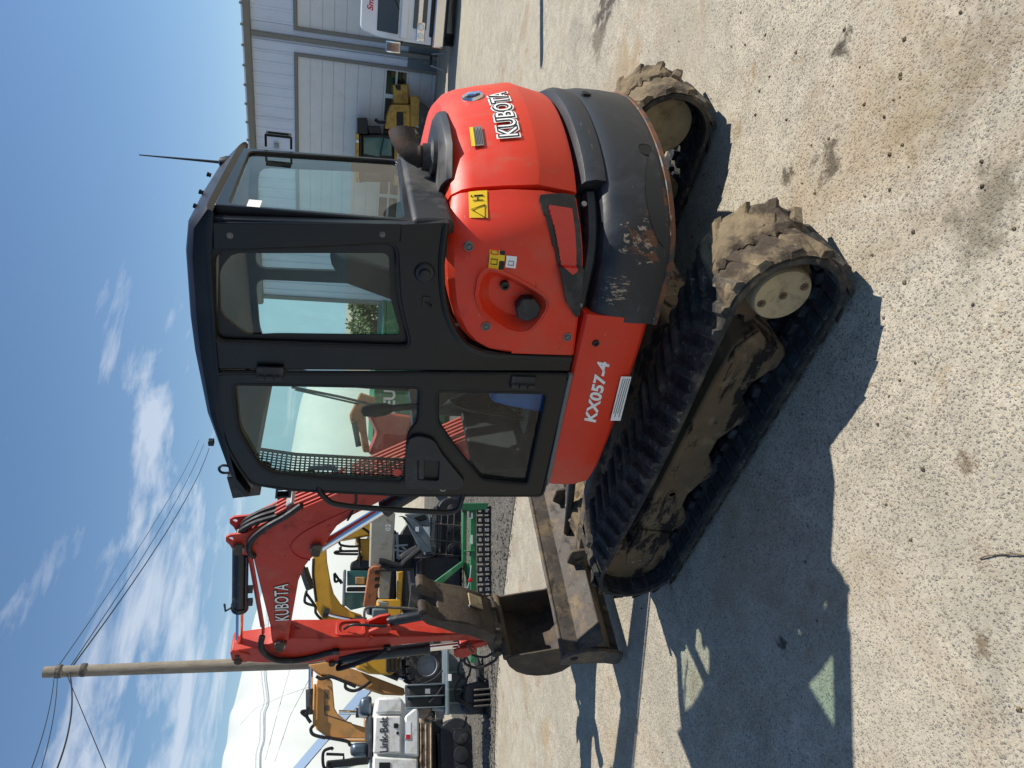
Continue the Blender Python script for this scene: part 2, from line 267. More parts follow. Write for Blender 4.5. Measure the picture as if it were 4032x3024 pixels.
# ================================================================== the ground
def ground_mat():
    m = bpy.data.materials.new('yard_concrete'); m.use_nodes = True; t = m.node_tree; b = t.nodes['Principled BSDF']; L = t.links.new
    c = t.nodes.new('ShaderNodeTexCoord'); co = c.outputs['Object']
    def nz(scale, detail=6., rough=.6, dist=0., loc=(0, 0, 0), sc=(1, 1, 1)):
        mp = N(t, 'ShaderNodeMapping'); mp.inputs['Location'].default_value = loc; mp.inputs['Scale'].default_value = sc; L(co, mp.inputs[0])
        n = N(t, 'ShaderNodeTexNoise', ins={'Scale': scale, 'Detail': detail, 'Roughness': rough, 'Distortion': dist}); L(mp.outputs[0], n.inputs['Vector']); return n.outputs[0]
    def rng(x, a, b_, c0=0., c1=1.):
        q = N(t, 'ShaderNodeMapRange', ins={1: a, 2: b_, 3: c0, 4: c1}); q.clamp = True; L(x, q.inputs[0]); return q.outputs[0]
    def mix(f, a, b_, blend='MIX'):
        x = N(t, 'ShaderNodeMixRGB', blend_type=blend)
        for s_, k in ((f, 0), (a, 1), (b_, 2)):
            if isinstance(s_, (int, float)): x.inputs[k].default_value = s_
            elif isinstance(s_, tuple): x.inputs[k].default_value = (*s_, 1)
            else: L(s_, x.inputs[k])
        return x.outputs[0]
    def mul(a, b_):
        x = N(t, 'ShaderNodeMath', operation='MULTIPLY')
        for s_, k in ((a, 0), (b_, 1)):
            if isinstance(s_, (int, float)): x.inputs[k].default_value = s_
            else: L(s_, x.inputs[k])
        return x.outputs[0]
    cem = mix(rng(nz(1.6), .3, .7), lin('b5aa95'), lin('9a9180'))
    cem = mix(rng(nz(60., 5.), .35, .65), cem, lin('beb5a1'))
    pit = rng(nz(230., 4., .7), .50, .66); cem = mix(mul(pit, .55), cem, lin('7a7162'))
    # exposed aggregate: two sizes of stones
    heights = []
    wn = N(t, 'ShaderNodeTexNoise', ins={'Scale': 60., 'Detail': 2.}); L(co, wn.inputs['Vector'])
    wv = N(t, 'ShaderNodeVectorMath', operation='MULTIPLY_ADD'); wv.inputs[1].default_value = (.012, .012, .012); L(wn.outputs['Color'], wv.inputs[0]); L(co, wv.inputs[2])
    col = cem
    for k, (sc, th, pr) in enumerate(((66., .33, .62), (118., .34, .62))):
        v = N(t, 'ShaderNodeTexVoronoi', ins={'Scale': sc, 'Randomness': 1.}); L(wv.outputs[0], v.inputs['Vector'])
        sx = N(t, 'ShaderNodeSeparateColor'); L(v.outputs['Color'], sx.inputs[0])
        inside = rng(v.outputs['Distance'], th+.06, th-.04)
        dn = N(t, 'ShaderNodeMath', operation='MULTIPLY_ADD', ins={1: 1.5, 2: -.75+pr}); L(nz(1.1, 6., .65, .3, (6+k, 3, 0)), dn.inputs[0]); lt_ = N(t, 'ShaderNodeMath', operation='LESS_THAN'); L(sx.outputs[0], lt_.inputs[0]); L(dn.outputs[0], lt_.inputs[1]); pick = lt_.outputs[0]
        rp_ = N(t, 'ShaderNodeValToRGB'); e = rp_.color_ramp; e.interpolation = 'CONSTANT'
        e.elements[0].position = 0; e.elements[0].color = (*lin('767370'), 1); e.elements[1].position = .30; e.elements[1].color = (*lin('948c7a'), 1)
        for pos, hx in ((.48, '5f5f60'), (.60, 'a58f68'), (.74, '7d7462'), (.86, 'bdb5a3')):
            q = e.elements.new(pos); q.color = (*lin(hx), 1)
        L(sx.outputs[1], rp_.inputs[0]); f = mul(inside, pick); heights.append(f)
        col = mix(mul(f, .66), col, rp_.outputs[0])
    mo = rng(nz(7., 8., .75, .2, (3, 5, 0)), .36, .64, .78, 1.12); mv = N(t, 'ShaderNodeVectorMath', operation='SCALE'); L(col, mv.inputs[0]); L(mo, mv.inputs['Scale']); col = mv.outputs[0]
    # traffic wear: smooth creamy patches, grey smears, rusty mud stains, oil spots
    sm = rng(nz(.55, 8., .65, .4, (4, 1, 0)), .50, .64)
    col = mix(mul(sm, .55), col, mix(rng(nz(9., 8., .7, .2, (0, 0, 0), (1, .25, 1)), .35, .7), lin('a69d8a'), lin('b7ad98')))
    ru = rng(nz(.9, 9., .7, .6, (9.3, 2.2, 0)), .52, .70); col = mix(mul(ru, .65), col, lin('9a8263'))
    ru2 = rng(nz(2.3, 9., .72, .5, (1.3, 7.2, 0)), .58, .68); col = mix(mul(ru2, .65), col, lin('8d7350'))
    gy = rng(nz(.8, 8., .7, .3, (5.3, 8.2, 0), (1, .4, 1)), .51, .68); col = mix(mul(gy, .55), col, lin('898375'))
    ol = rng(nz(1.7, 9., .75, .8, (2.3, 3.9, 0)), .665, .70); col = mix(mul(ol, .8), col, lin('4a443c'))
    # stains with a place of their own: pixel, radius, colour, strength
    for k, (X, Y, rad_, hx, stg) in enumerate(((1305, 25, .55, '3a352e', .9), (1290, 95, .35, '57503f', .7), (1345, 150, .75, '9c8460', .6), (1820, 95, .16, '453c30', .9), (1790, 345, .22, '4c4336', .85), (1700, 380, .12, '453c30', .85),
                                             (2140, 440, .40, '6b6252', .7), (2100, 120, .45, '7d6f58', .6), (1960, 250, .5, '8a7858', .5), (1690, 1390, .10, '3a3630', .9), (2085, 1000, .10, '6b5c46', .8), (2120, 1390, .10, '6b5c46', .8), (1180, 1600, .5, '9c835c', .6), (1240, 60, .5, '8a8374', .5))):
        P_ = G(X, Y); vd = N(t, 'ShaderNodeVectorMath', operation='DISTANCE'); vd.inputs[1].default_value = tuple(P_); L(co, vd.inputs[0])
        fo = rng(vd.outputs['Value'], 0., rad_*1.5, .22, -.45); ad = N(t, 'ShaderNodeMath', operation='ADD'); L(fo, ad.inputs[0]); L(nz(2.2/rad_ if rad_ < .3 else 5., 9., .72, .4, (k*1.7, k*.9, 0)), ad.inputs[1])
        col = mix(mul(rng(ad.outputs[0], .52, .66), stg), col, lin(hx))
    L(col, b.inputs['Base Color'])
    b.inputs['Roughness'].default_value = .88
    hsum = N(t, 'ShaderNodeMath', operation='ADD'); L(heights[0], hsum.inputs[0]); L(heights[1], hsum.inputs[1])
    h2 = N(t, 'ShaderNodeMath', operation='MULTIPLY_ADD', ins={1: .8}); L(nz(150., 4.), h2.inputs[0]); L(hsum.outputs[0], h2.inputs[2])
    bp = N(t, 'ShaderNodeBump', ins={'Strength': .8, 'Distance': .005}); L(h2.outputs[0], bp.inputs['Height']); L(bp.outputs[0], b.inputs['Normal'])
    MT['ground'] = m; return m
ground_mat()
def ground_sheet():
    bm = bmesh.new(); Rr = [0, 1, 2, 3, 4, 5, 6, 7, 8, 9, 10, 11, 12, 14, 16, 18, 20, 23, 26, 30, 35, 40, 46, 55, 80, 140, 300, 700, 1500]; n = 96
    rows = []
    for r_ in Rr[1:]:
        rows.append([bm.verts.new((CAMP[0]+r_*math.cos(2*math.pi*k/n), CAMP[1]+r_*math.sin(2*math.pi*k/n), 0)) for k in range(n)])
    c0 = bm.verts.new((CAMP[0], CAMP[1], 0))
    for k in range(n): bm.faces.new((c0, rows[0][k], rows[0][(k+1) % n]))
    for a, b in zip(rows, rows[1:]):
        for k in range(n): bm.faces.new((a[k], b[k], b[(k+1) % n], a[(k+1) % n]))
    for v in bm.verts: v.co.z = gz(v.co.x, v.co.y)
    me = bpy.data.meshes.new('ground'); bm.to_mesh(me); bm.free(); return struct(mkobj('ground', me, MT['ground'], smooth=60))
ground_sheet()
# ================================================================== the excavator
EX = thing('excavator', 'red and black compact excavator with cab, counterweight and rubber tracks, slewed on its undercarriage', 'excavator')
def part(mb, name, m, parent=None, **k): return mb.build(name, MT[m], parent or EX, **k)
def upart(mb, name, m, parent=None, **k):                 # a part given in the frame of the slewed house
    return mb.build(name, MT[m], parent or EX, rz=(0 if parent else TH), **k)
def mud_noise(x, y, z, s=9): return noise.noise(Vector((x*s, y*s, z*s)))
# ---- tracks
XS, ZS, RI, RO, RL = .978, .270, .213, .246, .269
def track_path(n_arc=22, n_st=26):
    P = []
    for i in range(n_st): t = i/n_st; P.append((-XS+2*XS*t, ZS, 0, -1))
    for i in range(n_arc): a = -math.pi/2+math.pi*i/n_arc; P.append((XS, ZS, math.cos(a), math.sin(a)))
    for i in range(n_st): t = i/n_st; P.append((XS-2*XS*t, ZS-.022*math.sin(math.pi*t)**2, 0, 1))
    for i in range(n_arc): a = math.pi/2+math.pi*i/n_arc; P.append((-XS, ZS, math.cos(a), math.sin(a)))
    return P
LEN = 4*XS+2*math.pi*RO
def on_track(s_):                                        # arc length -> point on outer belt, outward normal, tangent
    s_ %= LEN; a = 2*XS; h = math.pi*RO
    if s_ < a: return (-XS+s_, ZS-RO), (0, -1), (1, 0)
    if s_ < a+h: t = -math.pi/2+(s_-a)/RO; return (XS+RO*math.cos(t), ZS+RO*math.sin(t)), (math.cos(t), math.sin(t)), (-math.sin(t), math.cos(t))
    if s_ < 2*a+h: t = (s_-a-h)/a; return (XS-2*XS*t, ZS+RO-.022*math.sin(math.pi*t)**2), (0, 1), (-1, 0)
    t = math.pi/2+(s_-2*a-h)/RO; return (-XS+RO*math.cos(t), ZS+RO*math.sin(t)), (math.cos(t), math.sin(t)), (-math.sin(t), math.cos(t))
def lug_mesh(k):                                         # skewed rubber block with worn, bevelled top
    rnd = random.Random(k); m = M(); sk = .085
    lo = [(-.040, .012), (.030, .010), (.030+sk, .200), (-.036+sk, .200)]
    hi = [(-.026, .028), (.016, .026), (.014+sk, .188), (-.022+sk, .184)]
    h = [RL-RO+rnd.uniform(-.006, .001) for _ in range(4)]
    m.add([(x, y, -.004) for x, y in lo]+[(x+rnd.uniform(-.003, .003), y, z) for (x, y), z in zip(hi, h)], [(3, 2, 1, 0), (4, 5, 6, 7)]+[(i, (i+1) % 4, (i+1) % 4+4, i+4) for i in range(4)])
    me = m.mesh('tread_lug'); me.materials.append(MT['track_rubber']); return me
LUGS = [lug_mesh(k) for k in range(6)]
LUGSM = []
for me in LUGS:
    c_ = me.copy(); c_.materials.clear(); c_.materials.append(MT['mud']); LUGSM.append(c_)
for sgn in (1, -1):
    yc = .78*sgn; P = track_path(); P = P+[P[0]]
    mb = M(); rings = []
    for (x, z, nx, nz) in P:
        rg = []
        for yo, r_ in ((-.2, RI+.004), (-.2, RO-.006), (-.19, RO), (.19, RO), (.2, RO-.006), (.2, RI+.004), (.186, RI), (-.186, RI)):
            rg.append((x+nx*r_, yc+yo, z+nz*r_))
        rings.append(rg)
    mb.loft(rings, cap=False); tr = part(mb, 'rubber_track', 'track_rubber', smooth=50)
    inner = M(); npi = 56                                  # guide lugs inside the belt
    for i in range(npi):
        (px, pz), (nx, nz), (tx, tz) = on_track(LEN*i/npi)
        rot = Matrix(((tx, 0, -nx), (0, 1, 0), (tz, 0, -nz))); base = Vector((px-nx*(RO-RI), yc, pz-nz*(RO-RI)))
        for s2 in (-1, 1): inner.box(-.030, .030, s2*.05-.022, s2*.05+.022, -.002, .035, rot, base)
        for s2 in (-1, 1): inner.box(-.036, .036, s2*.14-.042, s2*.14+.042, -.002, .008, rot, base)
    o = part(inner, 'inner_lugs', 'track_inner', tr, bevel=.004, seg=1); o['kind'] = 'stuff'
    for i in range(46):
        for side in (-1, 1):
            (px, pz), (nx, nz), (tx, tz) = on_track(LEN*(i+(.5 if side > 0 else 0))/46)
            me = (LUGSM if px < -1.0 and pz > .2 else LUGS)[(i*7+side) % 6]
            o = bpy.data.objects.new('tread_lug', me); C.objects.link(o); o.parent = tr
            o.matrix_local = Matrix(((tx*1, 0, nx, px), (0, side, 0, yc), (tz*1, 0, nz, pz), (0, 0, 0, 1)))
# caked mud on the sprocket end of the tracks
for yc, yw, s0 in ((.78, .2, 0), (-.78, .2, 5)):
    mb = M(); na, ny = 46, 22
    for half in (0, 1):
        rings = []
        for i in range(na+1):
            a = R(84+104*i/na); row = []
            crack = (.035 if s0 == 0 else -.02)+.035*noise.noise(Vector((i*.35, s0, 2)))
            y0, y1 = ((-yw+.004, crack-.008) if half == 0 else (crack+.008, yw-.004))
            env = max(0., min(1, i/5., (na-i)/5.))
            for j in range(ny//2+1):
                t = j/(ny//2); y = y0+(y1-y0)*t; e = min(1., 6*t*(1-t)+.15)
                r_ = RO+.003+env*e*(.020+.014*noise.noise(Vector((i*.21, y*14, s0)))+.006*noise.noise(Vector((i*.7, y*45, s0))))
                row.append((-XS+r_*math.cos(a), yc+y, ZS+r_*math.sin(a)))
            rings.append(row)
        mb.loft(rings, closed=False)
    part(mb, 'caked_mud', 'mud', smooth=55)
# ---- track frames, hubs, rollers, idlers
ZP = lambda x, y: ((2200+x/.9477)/S, (700+y/.9477)/S)
fr = [(-.69, .335), (-.79, .26), (-.74, .20), (-.70, .09), (-.655, .055), (-.59, .055), (-.53, .10), (-.47, .145), (-.38, .15), (-.31, .105), (-.265, .078), (-.21, .078), (-.16, .11), (-.08, .155), (.04, .155), (.11, .11), (.16, .08), (.22, .08), (.27, .115), (.36, .15), (.46, .145), (.53, .10), (.575, .075), (.63, .075), (.68, .105), (.74, .13), (.80, .10), (.845, .072), (.89, .072), (.945, .12),
      (1.02, .12), (1.05, .19), (1.03, .315), (.90, .345), (.5, .345), (-.5, .345)]
for sgn in (1, -1):
    a, b = sorted((.64*sgn, .872*sgn))
    f = part(M().prism(fr, a, b), 'track_frame', 'track_frame', bevel=.014)
    part(M().prism([(.66, .342), (.90, .340), (1.025, .310), (1.045, .19), (1.015, .128), (.945, .130), (.88, .115), (.70, .135)], *sorted((.871*sgn, .886*sgn))), 'front_cover', 'track_frame', f, bevel=.006)
    part(M().prism([(-.69, .33), (-.79, .26), (-.74, .20), (-.695, .11), (-.62, .14), (-.60, .33)], *sorted((.871*sgn, .888*sgn))), 'rear_bracket', 'track_frame', f, bevel=.008)
    part(M().lathe((.35, .872*sgn, .25), (0, sgn, 0), [(0, .030), (.006, .030), (.006, .02), (-.001, .018)], 12), 'grease_port', 'track_frame', f)
    for x in (1.0, .985, .965): part(M().lathe((x-.02, .886*sgn, .28-(1-x)*2.8), (0, sgn, 0), [(0, .008), (.004, .007)], 8), 'bolt', 'steel', f)
    for x, z in ((-.60, .085), (-.245, .088), (.185, .083), (.60, .082), (.865, .085)):
        part(M().lathe((x, .66*sgn, z+.02), (0, sgn, 0), [(0, .055), (.02, .068), (.06, .068), (.075, .05), (.11, .05), (.125, .068), (.195, .068), (.208, .052)], 18), 'track_roller', 'track_inner')
    hb = part(M().lathe((-1.0, .70*sgn, .268), (0, sgn, 0), [(0, .165), (.06, .165), (.07, .13), (.19, .125), (.205, .123), (.215, .117), (.216, .0)], 40), 'drive_hub', 'hub_mud', smooth=30)
    for k in range(3):
        x, z = ((-1.0, .268), (-.955, .345), (-1.05, .195))[k]
        part(M().lathe((x, .917*sgn, z), (0, sgn, 0), [(-.004, .017), (.003, .017), (.004, .010), (.012, .009), (.012, 0)], 10), 'plug', 'track_frame', hb)
    sp = M(); n = 13; pr = []
    for k in range(n):
        a0 = 2*math.pi*k/n
        for da, r_ in ((0, .205), (.10, .212), (.20, .178), (.36, .178)): pr.append((-XS+r_*math.cos(a0+da), ZS+r_*math.sin(a0+da)))
    part(sp.prism(pr, *sorted((.755*sgn, .80*sgn))), 'sprocket', 'track_frame', bevel=.003)
    part(M().lathe((XS, .68*sgn, ZS), (0, sgn, 0), [(0, .15), (.0, .20), (.05, .205), (.06, .18), (.13, .18), (.14, .205), (.19, .20), (.19, .1), (.2, .05), (.2, 0)], 28), 'idler', 'track_frame')
part(M().box(-.55, .60, -.63, .63, .26, .50), 'carbody', 'track_frame', bevel=.03)
part(M().lathe((0, 0, .49), (0, 0, 1), [(0, .46), (.06, .46), (.06, .42), (.14, .42), (.14, .47), (.21, .47)], 48), 'swing_bearing', 'track_frame')
# ---- dozer blade
bl = M(); prof = [(2.075, .06), (2.115, .12), (2.10, .22), (2.085, .32), (2.095, .43), (2.115, .445), (2.105, .455), (2.07, .45), (2.058, .32), (2.07, .2), (2.085, .13), (2.045, .055)]
bl.prism(prof, -.94, .94); BL = part(bl, 'dozer_blade', 'blade_steel', bevel=.004)
part(M().tube([(2.082, -.945, .452), (2.082, .945, .452)], .017, 10), 'top_rail', 'blade_steel', BL)
part(M().prism([(2.065, .33), (2.05, .34), (1.90, .215), (1.90, .205), (2.02, .12), (2.06, .12)], -.93, .93), 'rear_beam', 'blade_steel', BL, bevel=.006)
for sgn in (1, -1):
    y0, y1 = sorted((.942*sgn, .968*sgn))
    ep = [(2.125, .47), (2.05, .485), (1.985, .43), (1.945, .33), (1.955, .20), (1.99, .09), (2.03, .035), (2.14, .03), (2.165, .07), (2.135, .15), (2.125, .30)]
    part(M().plate(ep, [arc(2.035, .395, .028, 0, 330, 11)], y0, y1), 'end_plate', 'blade_steel', BL, bevel=.004)
    part(M().prism([(1.97, .13), (1.955, .12), (2.05, .05), (2.06, .065)], *sorted((.30*sgn, .315*sgn))), 'gusset', 'blade_steel', BL)
    part(M().prism([(1.97, .13), (1.955, .12), (2.05, .05), (2.06, .065)], *sorted((.62*sgn, .635*sgn))), 'gusset', 'blade_steel', BL)
    part(M().prism([(.55, .42), (1.2, .36), (1.95, .235), (1.97, .13), (1.85, .12), (1.1, .22), (.55, .28)], *sorted((.16*sgn, .26*sgn))), 'blade_arm', 'blade_steel', bevel=.01)
    part(M().prism([(1.78, .33), (1.92, .33), (1.97, .25), (1.97, .13), (1.74, .15)], *sorted((.27*sgn, .295*sgn))), 'pivot_plate', 'blade_steel', bevel=.006)
part(M().box(1.15, 1.72, -.17, .17, .21, .235), 'arm_web', 'blade_steel', bevel=.005)
part(M().tube([(.62, 0, .52), (1.2, 0, .40)], .055, 16).tube([(1.2, 0, .40), (1.95, 0, .26)], .028, 12), 'blade_cylinder', 'cyl_black')
mb = M(); rings = []                                       # heap of soil left on the blade arms
for i in range(15):
    row = []
    for j in range(15):
        x = 1.45+.42*i/14; y = -.22+.44*j/14; e = max(0, 1-((i-7)/7.)**2)*max(0, 1-((j-7)/7.)**2)
        row.append((x, y, .237+e*(.07+.05*mud_noise(x, y, 3, 16)+.025*mud_noise(x, y, 1, 45))))
    rings.append(row)
part(mb.loft(rings, closed=False), 'soil_heap', 'mud', smooth=20)
# ---- house: outline path of the upperstructure
half = [(-.56, .92), (-.70, .92), (-.83, .91), (-.94, .86), (-1.05, .755), (-1.15, .615), (-1.235, .42), (-1.29, .21), (-1.31, 0)]
OUT = [tuple(q)[:2] for q in bez([(x, y, 0) for x, y in half]+[(x, -y, 0) for x, y in reversed(half[:-1])], 7)]
def with_normals(P):
    o = []
    for i, (x, y) in enumerate(P):
        a, b = P[max(0, i-1)], P[min(len(P)-1, i+1)]; tx, ty = b[0]-a[0], b[1]-a[1]; l = math.hypot(tx, ty)
        n = (ty/l, -tx/l)
        if n[0]*x+n[1]*y < 0: n = (-n[0], -n[1])
        o.append((x, y, n[0], n[1]))
    return o
OUTN = with_normals(OUT)
def idx_near(x, y): return min(range(len(OUT)), key=lambda i: (OUT[i][0]-x)**2+(OUT[i][1]-y)**2)
def sweep(prof, i0, i1):
    m = M(); m.loft([[(x+nx*d, y+ny*d, z) for d, z in prof] for x, y, nx, ny in OUTN[i0:i1+1]]); return m
NP = len(OUT)-1
iS = idx_near(-1.065, .735)                                # seam between hood and side cover
iC = idx_near(-1.10, .69)
cw = upart(sweep([(-.40, .70), (-.10, .685), (-.015, .690), (0, .71), (.004, .80), (.0, .90), (-.012, .955), (-.04, .985), (-.10, .995), (-.40, .995)], 0, NP), 'counterweight', 'counterweight', bevel=.006)
upart(sweep([(-.40, .99), (-.05, .985), (-.014, .972), (-.012, 1.02), (-.03, 1.055), (-.08, 1.078), (-.40, 1.085)], iC, NP), 'counterweight_top', 'counterweight', cw, bevel=.012)
upart(sweep([(-.02, .683), (.003, .690), (.0055, .712), (.001, .716), (-.02, .70)], 0, NP), 'lower_edge', 'rusty_edge', cw)
upart(sweep([(-.40, .996), (-.075, .996), (-.06, 1.012), (-.065, 1.04), (-.09, 1.052), (-.40, 1.052)], 0, iC-1), 'step_insert', 'black_plastic', cw, bevel=.006)
upart(sweep([(-.42, 1.045), (-.12, 1.045), (-.12, 1.12), (-.42, 1.12)], 0, NP), 'hood_gap', 'rubber_seal')
def onout(x, y, d, z):
    i = idx_near(x, y); a = OUTN[i]; return Vector((a[0]+a[2]*d, a[1]+a[3]*d, z)), Vector((a[2], a[3], 0))
for (x, y, z, r_) in ((-1.198, .53, .772, .034), (-1.30, .06, .93, .02)):
    p_, n_ = onout(x, y, 0, z); upart(M().lathe(p_-n_*.03, n_, [(0, r_*1.15), (.034, r_*1.15), (.036, r_*1.05), (.0345, r_*1.0), (.034, 0)], 20), 'hole', 'rubber_seal', cw)
for (x, y, z) in ((-.60, .92, 1.03), (-1.03, .78, 1.06), (-.72, .92, 1.06)):
    p_, n_ = onout(x, y, -.062, z); upart(M().lathe(p_, n_, [(0, .013), (.01, .012), (.011, 0)], 8), 'bolt', 'steel', cw)
# lightening pocket low on the rear corner
m = M(); ia, ib = idx_near(-1.19, .54), idx_near(-.90, .885); ia, ib = min(ia, ib), max(ia, ib); rings = []
for k, (x, y, nx, ny) in enumerate(OUTN[ia:ib+1]):
    t = k/(ib-ia); h = .075*math.sin(math.pi*min(1, max(0, t)))**.6+.002
    rings.append([(x+nx*.0065, y+ny*.0065, .735), (x+nx*.0065, y+ny*.0065, .735+h)])
upart(m.loft(rings, closed=False), 'pocket', 'black_plastic', cw)
# rear hood
hp = [(-.46, 1.10), (-.05, 1.092), (-.042, 1.11), (-.022, 1.245), (-.018, 1.26), (-.050, 1.40), (-.082, 1.51), (-.105, 1.555), (-.15, 1.592), (-.24, 1.61), (-.46, 1.62)]
HD = upart(sweep(hp, iS, NP-4), 'engine_hood', 'red', bevel=.008, smooth=28)
# side cover with the fuel filler recess
m = M(); rings = []
cp = [(-.388, .92), (-.40, .92), (-.43, .92), (-.475, .92), (-.53, .92), (-.60, .92), (-.68, .92), (-.76, .918)]
cp = with_normals(cp+[q for q in OUT if q[0] < -.80 and q[1] > 0 and OUT.index(q) <= iS-1])
zt_ = lambda x: float(np.interp(-x, [.388, .40, .43, .475, .53, .60, .68, .76, .93, 1.06], [1.36, 1.43, 1.485, 1.53, 1.562, 1.588, 1.604, 1.614, 1.616, 1.592]))
zb_ = lambda x: float(np.interp(-x, [.388, .8, 1.06], [1.025, 1.065, 1.095]))
for x, y, nx, ny in cp:
    zt, zb = zt_(x), zb_(x); dd = -.042*max(0, min(1, (-x-.62)/.4)); k = max(0, min(1, (-x-.70)/.25))
    rings.append([(x+nx*d, y+ny*d, z) for d, z in ((-.20, zb), (dd-.012, zb), (dd-.002, zb+.012), (dd+.002+.016*k, zb+.15), (dd+.004-.0*k, zb+.28), (dd-.004-.03*k, zt-.09), (dd-.010-.05*k, zt-.03), (dd-.03-.06*k, zt-.004), (dd-.07-.06*k, zt), (-.20, zt))])
SCo = upart(m.loft(rings), 'side_cover', 'red', smooth=30)
tear = bez([(-.640, .92, 1.478), (-.715, .92, 1.474), (-.745, .92, 1.44), (-.725, .92, 1.36), (-.68, .92, 1.26), (-.645, .92, 1.205), (-.60, .92, 1.195), (-.53, .92, 1.225), (-.495, .92, 1.262), (-.497, .92, 1.32), (-.53, .92, 1.39), (-.58, .92, 1.45), (-.640, .92, 1.478)], 4)[:-1]
big = [(q.x, q.z) for q in tear]; cx_, cz_ = -.61, 1.33
cut = M(); n = len(big)
cut.loft([[(cx_+(x-cx_)*k, yy, cz_+(z-cz_)*k) for x, z in big] for k, yy in ((1.06, .96), (1.0, .915), (.86, .875), (.66, .850))])
co_ = cut.build('cutter', MT['red_dark']); co_.rotation_euler.z = TH
bo = SCo.modifiers.new('b', 'BOOLEAN'); bo.operation = 'DIFFERENCE'; bo.object = co_; bo.solver = 'EXACT'
bpy.context.view_layer.update(); dg = bpy.context.evaluated_depsgraph_get(); me = bpy.data.meshes.new_from_object(SCo.evaluated_get(dg))
SCo.modifiers.clear(); SCo.data = me; bpy.data.objects.remove(co_); me.set_sharp_from_angle(angle=R(28))
bv = SCo.modifiers.new('bevel', 'BEVEL'); bv.width = .005; bv.segments = 2; bv.limit_method = 'ANGLE'; bv.angle_limit = R(35)
# raised rim line round the recess
rim = [(cx_+(x-cx_)*1.10, .921, cz_+(z-cz_)*1.09) for x, z in big]; upart(M().tube(rim+[rim[0]], .0045, 6, cap=False), 'recess_rim', 'red', SCo)
capm = M().lathe((-.585, .872, 1.262), (0, 1, 0), [(-.02, .05), (.02, .05), (.028, .056), (.034, .056), (.040, .05), (.041, 0)], 7); fc = upart(capm, 'fuel_cap', 'black_plastic', SCo, bevel=.004)
upart(M().lathe((-.668, .868, 1.365), (0, 1, 0), [(-.02, .019), (.004, .019), (.005, .010), (-.004, .009), (-.004, 0)], 14), 'lock', 'black_trim', SCo)
for x, z in ((-.833, 1.537), (-.506, 1.429), (-.476, 1.074)):
    upart(M().lathe((x, .921 if x > -.8 else .895, z), (0, 1, 0), [(-.01, .020), (.002, .019), (.0021, .014), (-.002, .013), (-.002, .009), (.004, .008), (.004, 0)], 14), 'bolt', 'bolt_dark', SCo)
# black recessed frame with red reflector low on the cover
rf = [(-1.030, .0, 1.265), (-1.045, 0, 1.16), (-1.045, 0, 1.105), (-.585, 0, 1.045), (-.575, 0, 1.06), (-.64, 0, 1.115)]
rfi = [(-1.005, .0, 1.225), (-1.01, 0, 1.125), (-.78, 0, 1.097), (-.765, 0, 1.115), (-.80, 0, 1.165)]
def cover_pt(x, z, off):
    best = min(cp, key=lambda q: abs(q[0]-x)) if x > -.80 else None
    if x > -.80: return (x, .9245+off, z)
    i = min(range(iS+1), key=lambda i: abs(OUT[i][0]-x)); a = OUTN[i]; dd = -.042*max(0, min(1, (-x-.62)/.4)); k = max(0, min(1, (-x-.70)/.25))
    zb = zb_(x); d = dd+np.interp(z, [zb, zb+.15, zb+.28], [0, .016*k+.002, .004])
    return (a[0]+a[2]*(d+off), a[1]+a[3]*(d+off), z)
def strip(poly, off, nx_=36):                               # fill a polygon with vertical slices that hug the curved cover
    xs = np.linspace(min(p[0] for p in poly)+1e-4, max(p[0] for p in poly)-1e-4, nx_); rings = []
    for x in xs:
        zs = []
        for i in range(len(poly)):
            a, b = poly[i], poly[(i+1) % len(poly)]
            if (a[0]-x)*(b[0]-x) <= 0 and a[0] != b[0]: zs.append(a[2]+(b[2]-a[2])*(x-a[0])/(b[0]-a[0]))
        lo, hi = min(zs), max(zs); rings.append([cover_pt(x, lo, off), cover_pt(x, (lo+hi)/2, off), cover_pt(x, hi, off), cover_pt(x, hi, off-.012), cover_pt(x, lo, off-.012)])
    return M().loft(rings)
upart(strip(rf, .007), 'reflector_frame', 'black_plastic', SCo); upart(strip(rfi, .0115), 'reflector', 'pad_red', SCo)
# warning labels
def label_plate(name, quad, m_, par, off=.0): return upart(M().add(quad, [(0, 1, 2, 3)]), name, m_, par)
q0 = [cover_pt(x, z, .0) for x, z in ((-1.0, 1.545), (-1.0, 1.455), (-1.055, 1.45), (-1.055, 1.54))]
def hugz(x, z, off):                                        # point on the upper half of the side cover
    i = min(range(iS+1), key=lambda i: abs(OUT[i][0]-x)); a = OUTN[i] if x < -.80 else (x, .92, 0, 1)
    dd = -.042*max(0, min(1, (-x-.62)/.4)); k = max(0, min(1, (-x-.70)/.25)); zb, zt = zb_(x), zt_(x)
    d = float(np.interp(z, [zb, zb+.15, zb+.28, zt-.09, zt-.03], [dd, dd+.002+.016*k, dd+.004, dd-.004-.03*k, dd-.010-.05*k])); return Vector((a[0]+a[2]*(d+off), a[1]+a[3]*(d+off), z))
def hug_quad(x0, x1, z0, z1, off, n=5): return M().loft([[tuple(hugz(x0+(x1-x0)*i/n, z0, off)), tuple(hugz(x0+(x1-x0)*i/n, (z0+z1)/2, off)), tuple(hugz(x0+(x1-x0)*i/n, z1, off))] for i in range(n+1)], closed=False)
W1 = upart(hug_quad(-.955, -1.045, 1.462, 1.532, .0035), 'warning_label', 'decal_yellow', SCo)
def hug_line(name, pts, r_, m_, par): return upart(M().tube([hugz(x, z, .0045) for x, z in pts], r_, 5), name, m_, par)
hug_line('triangle', [(-.962, 1.472), (-.983, 1.524), (-1.002, 1.472), (-.962, 1.472)], .0018, 'decal_black', SCo)
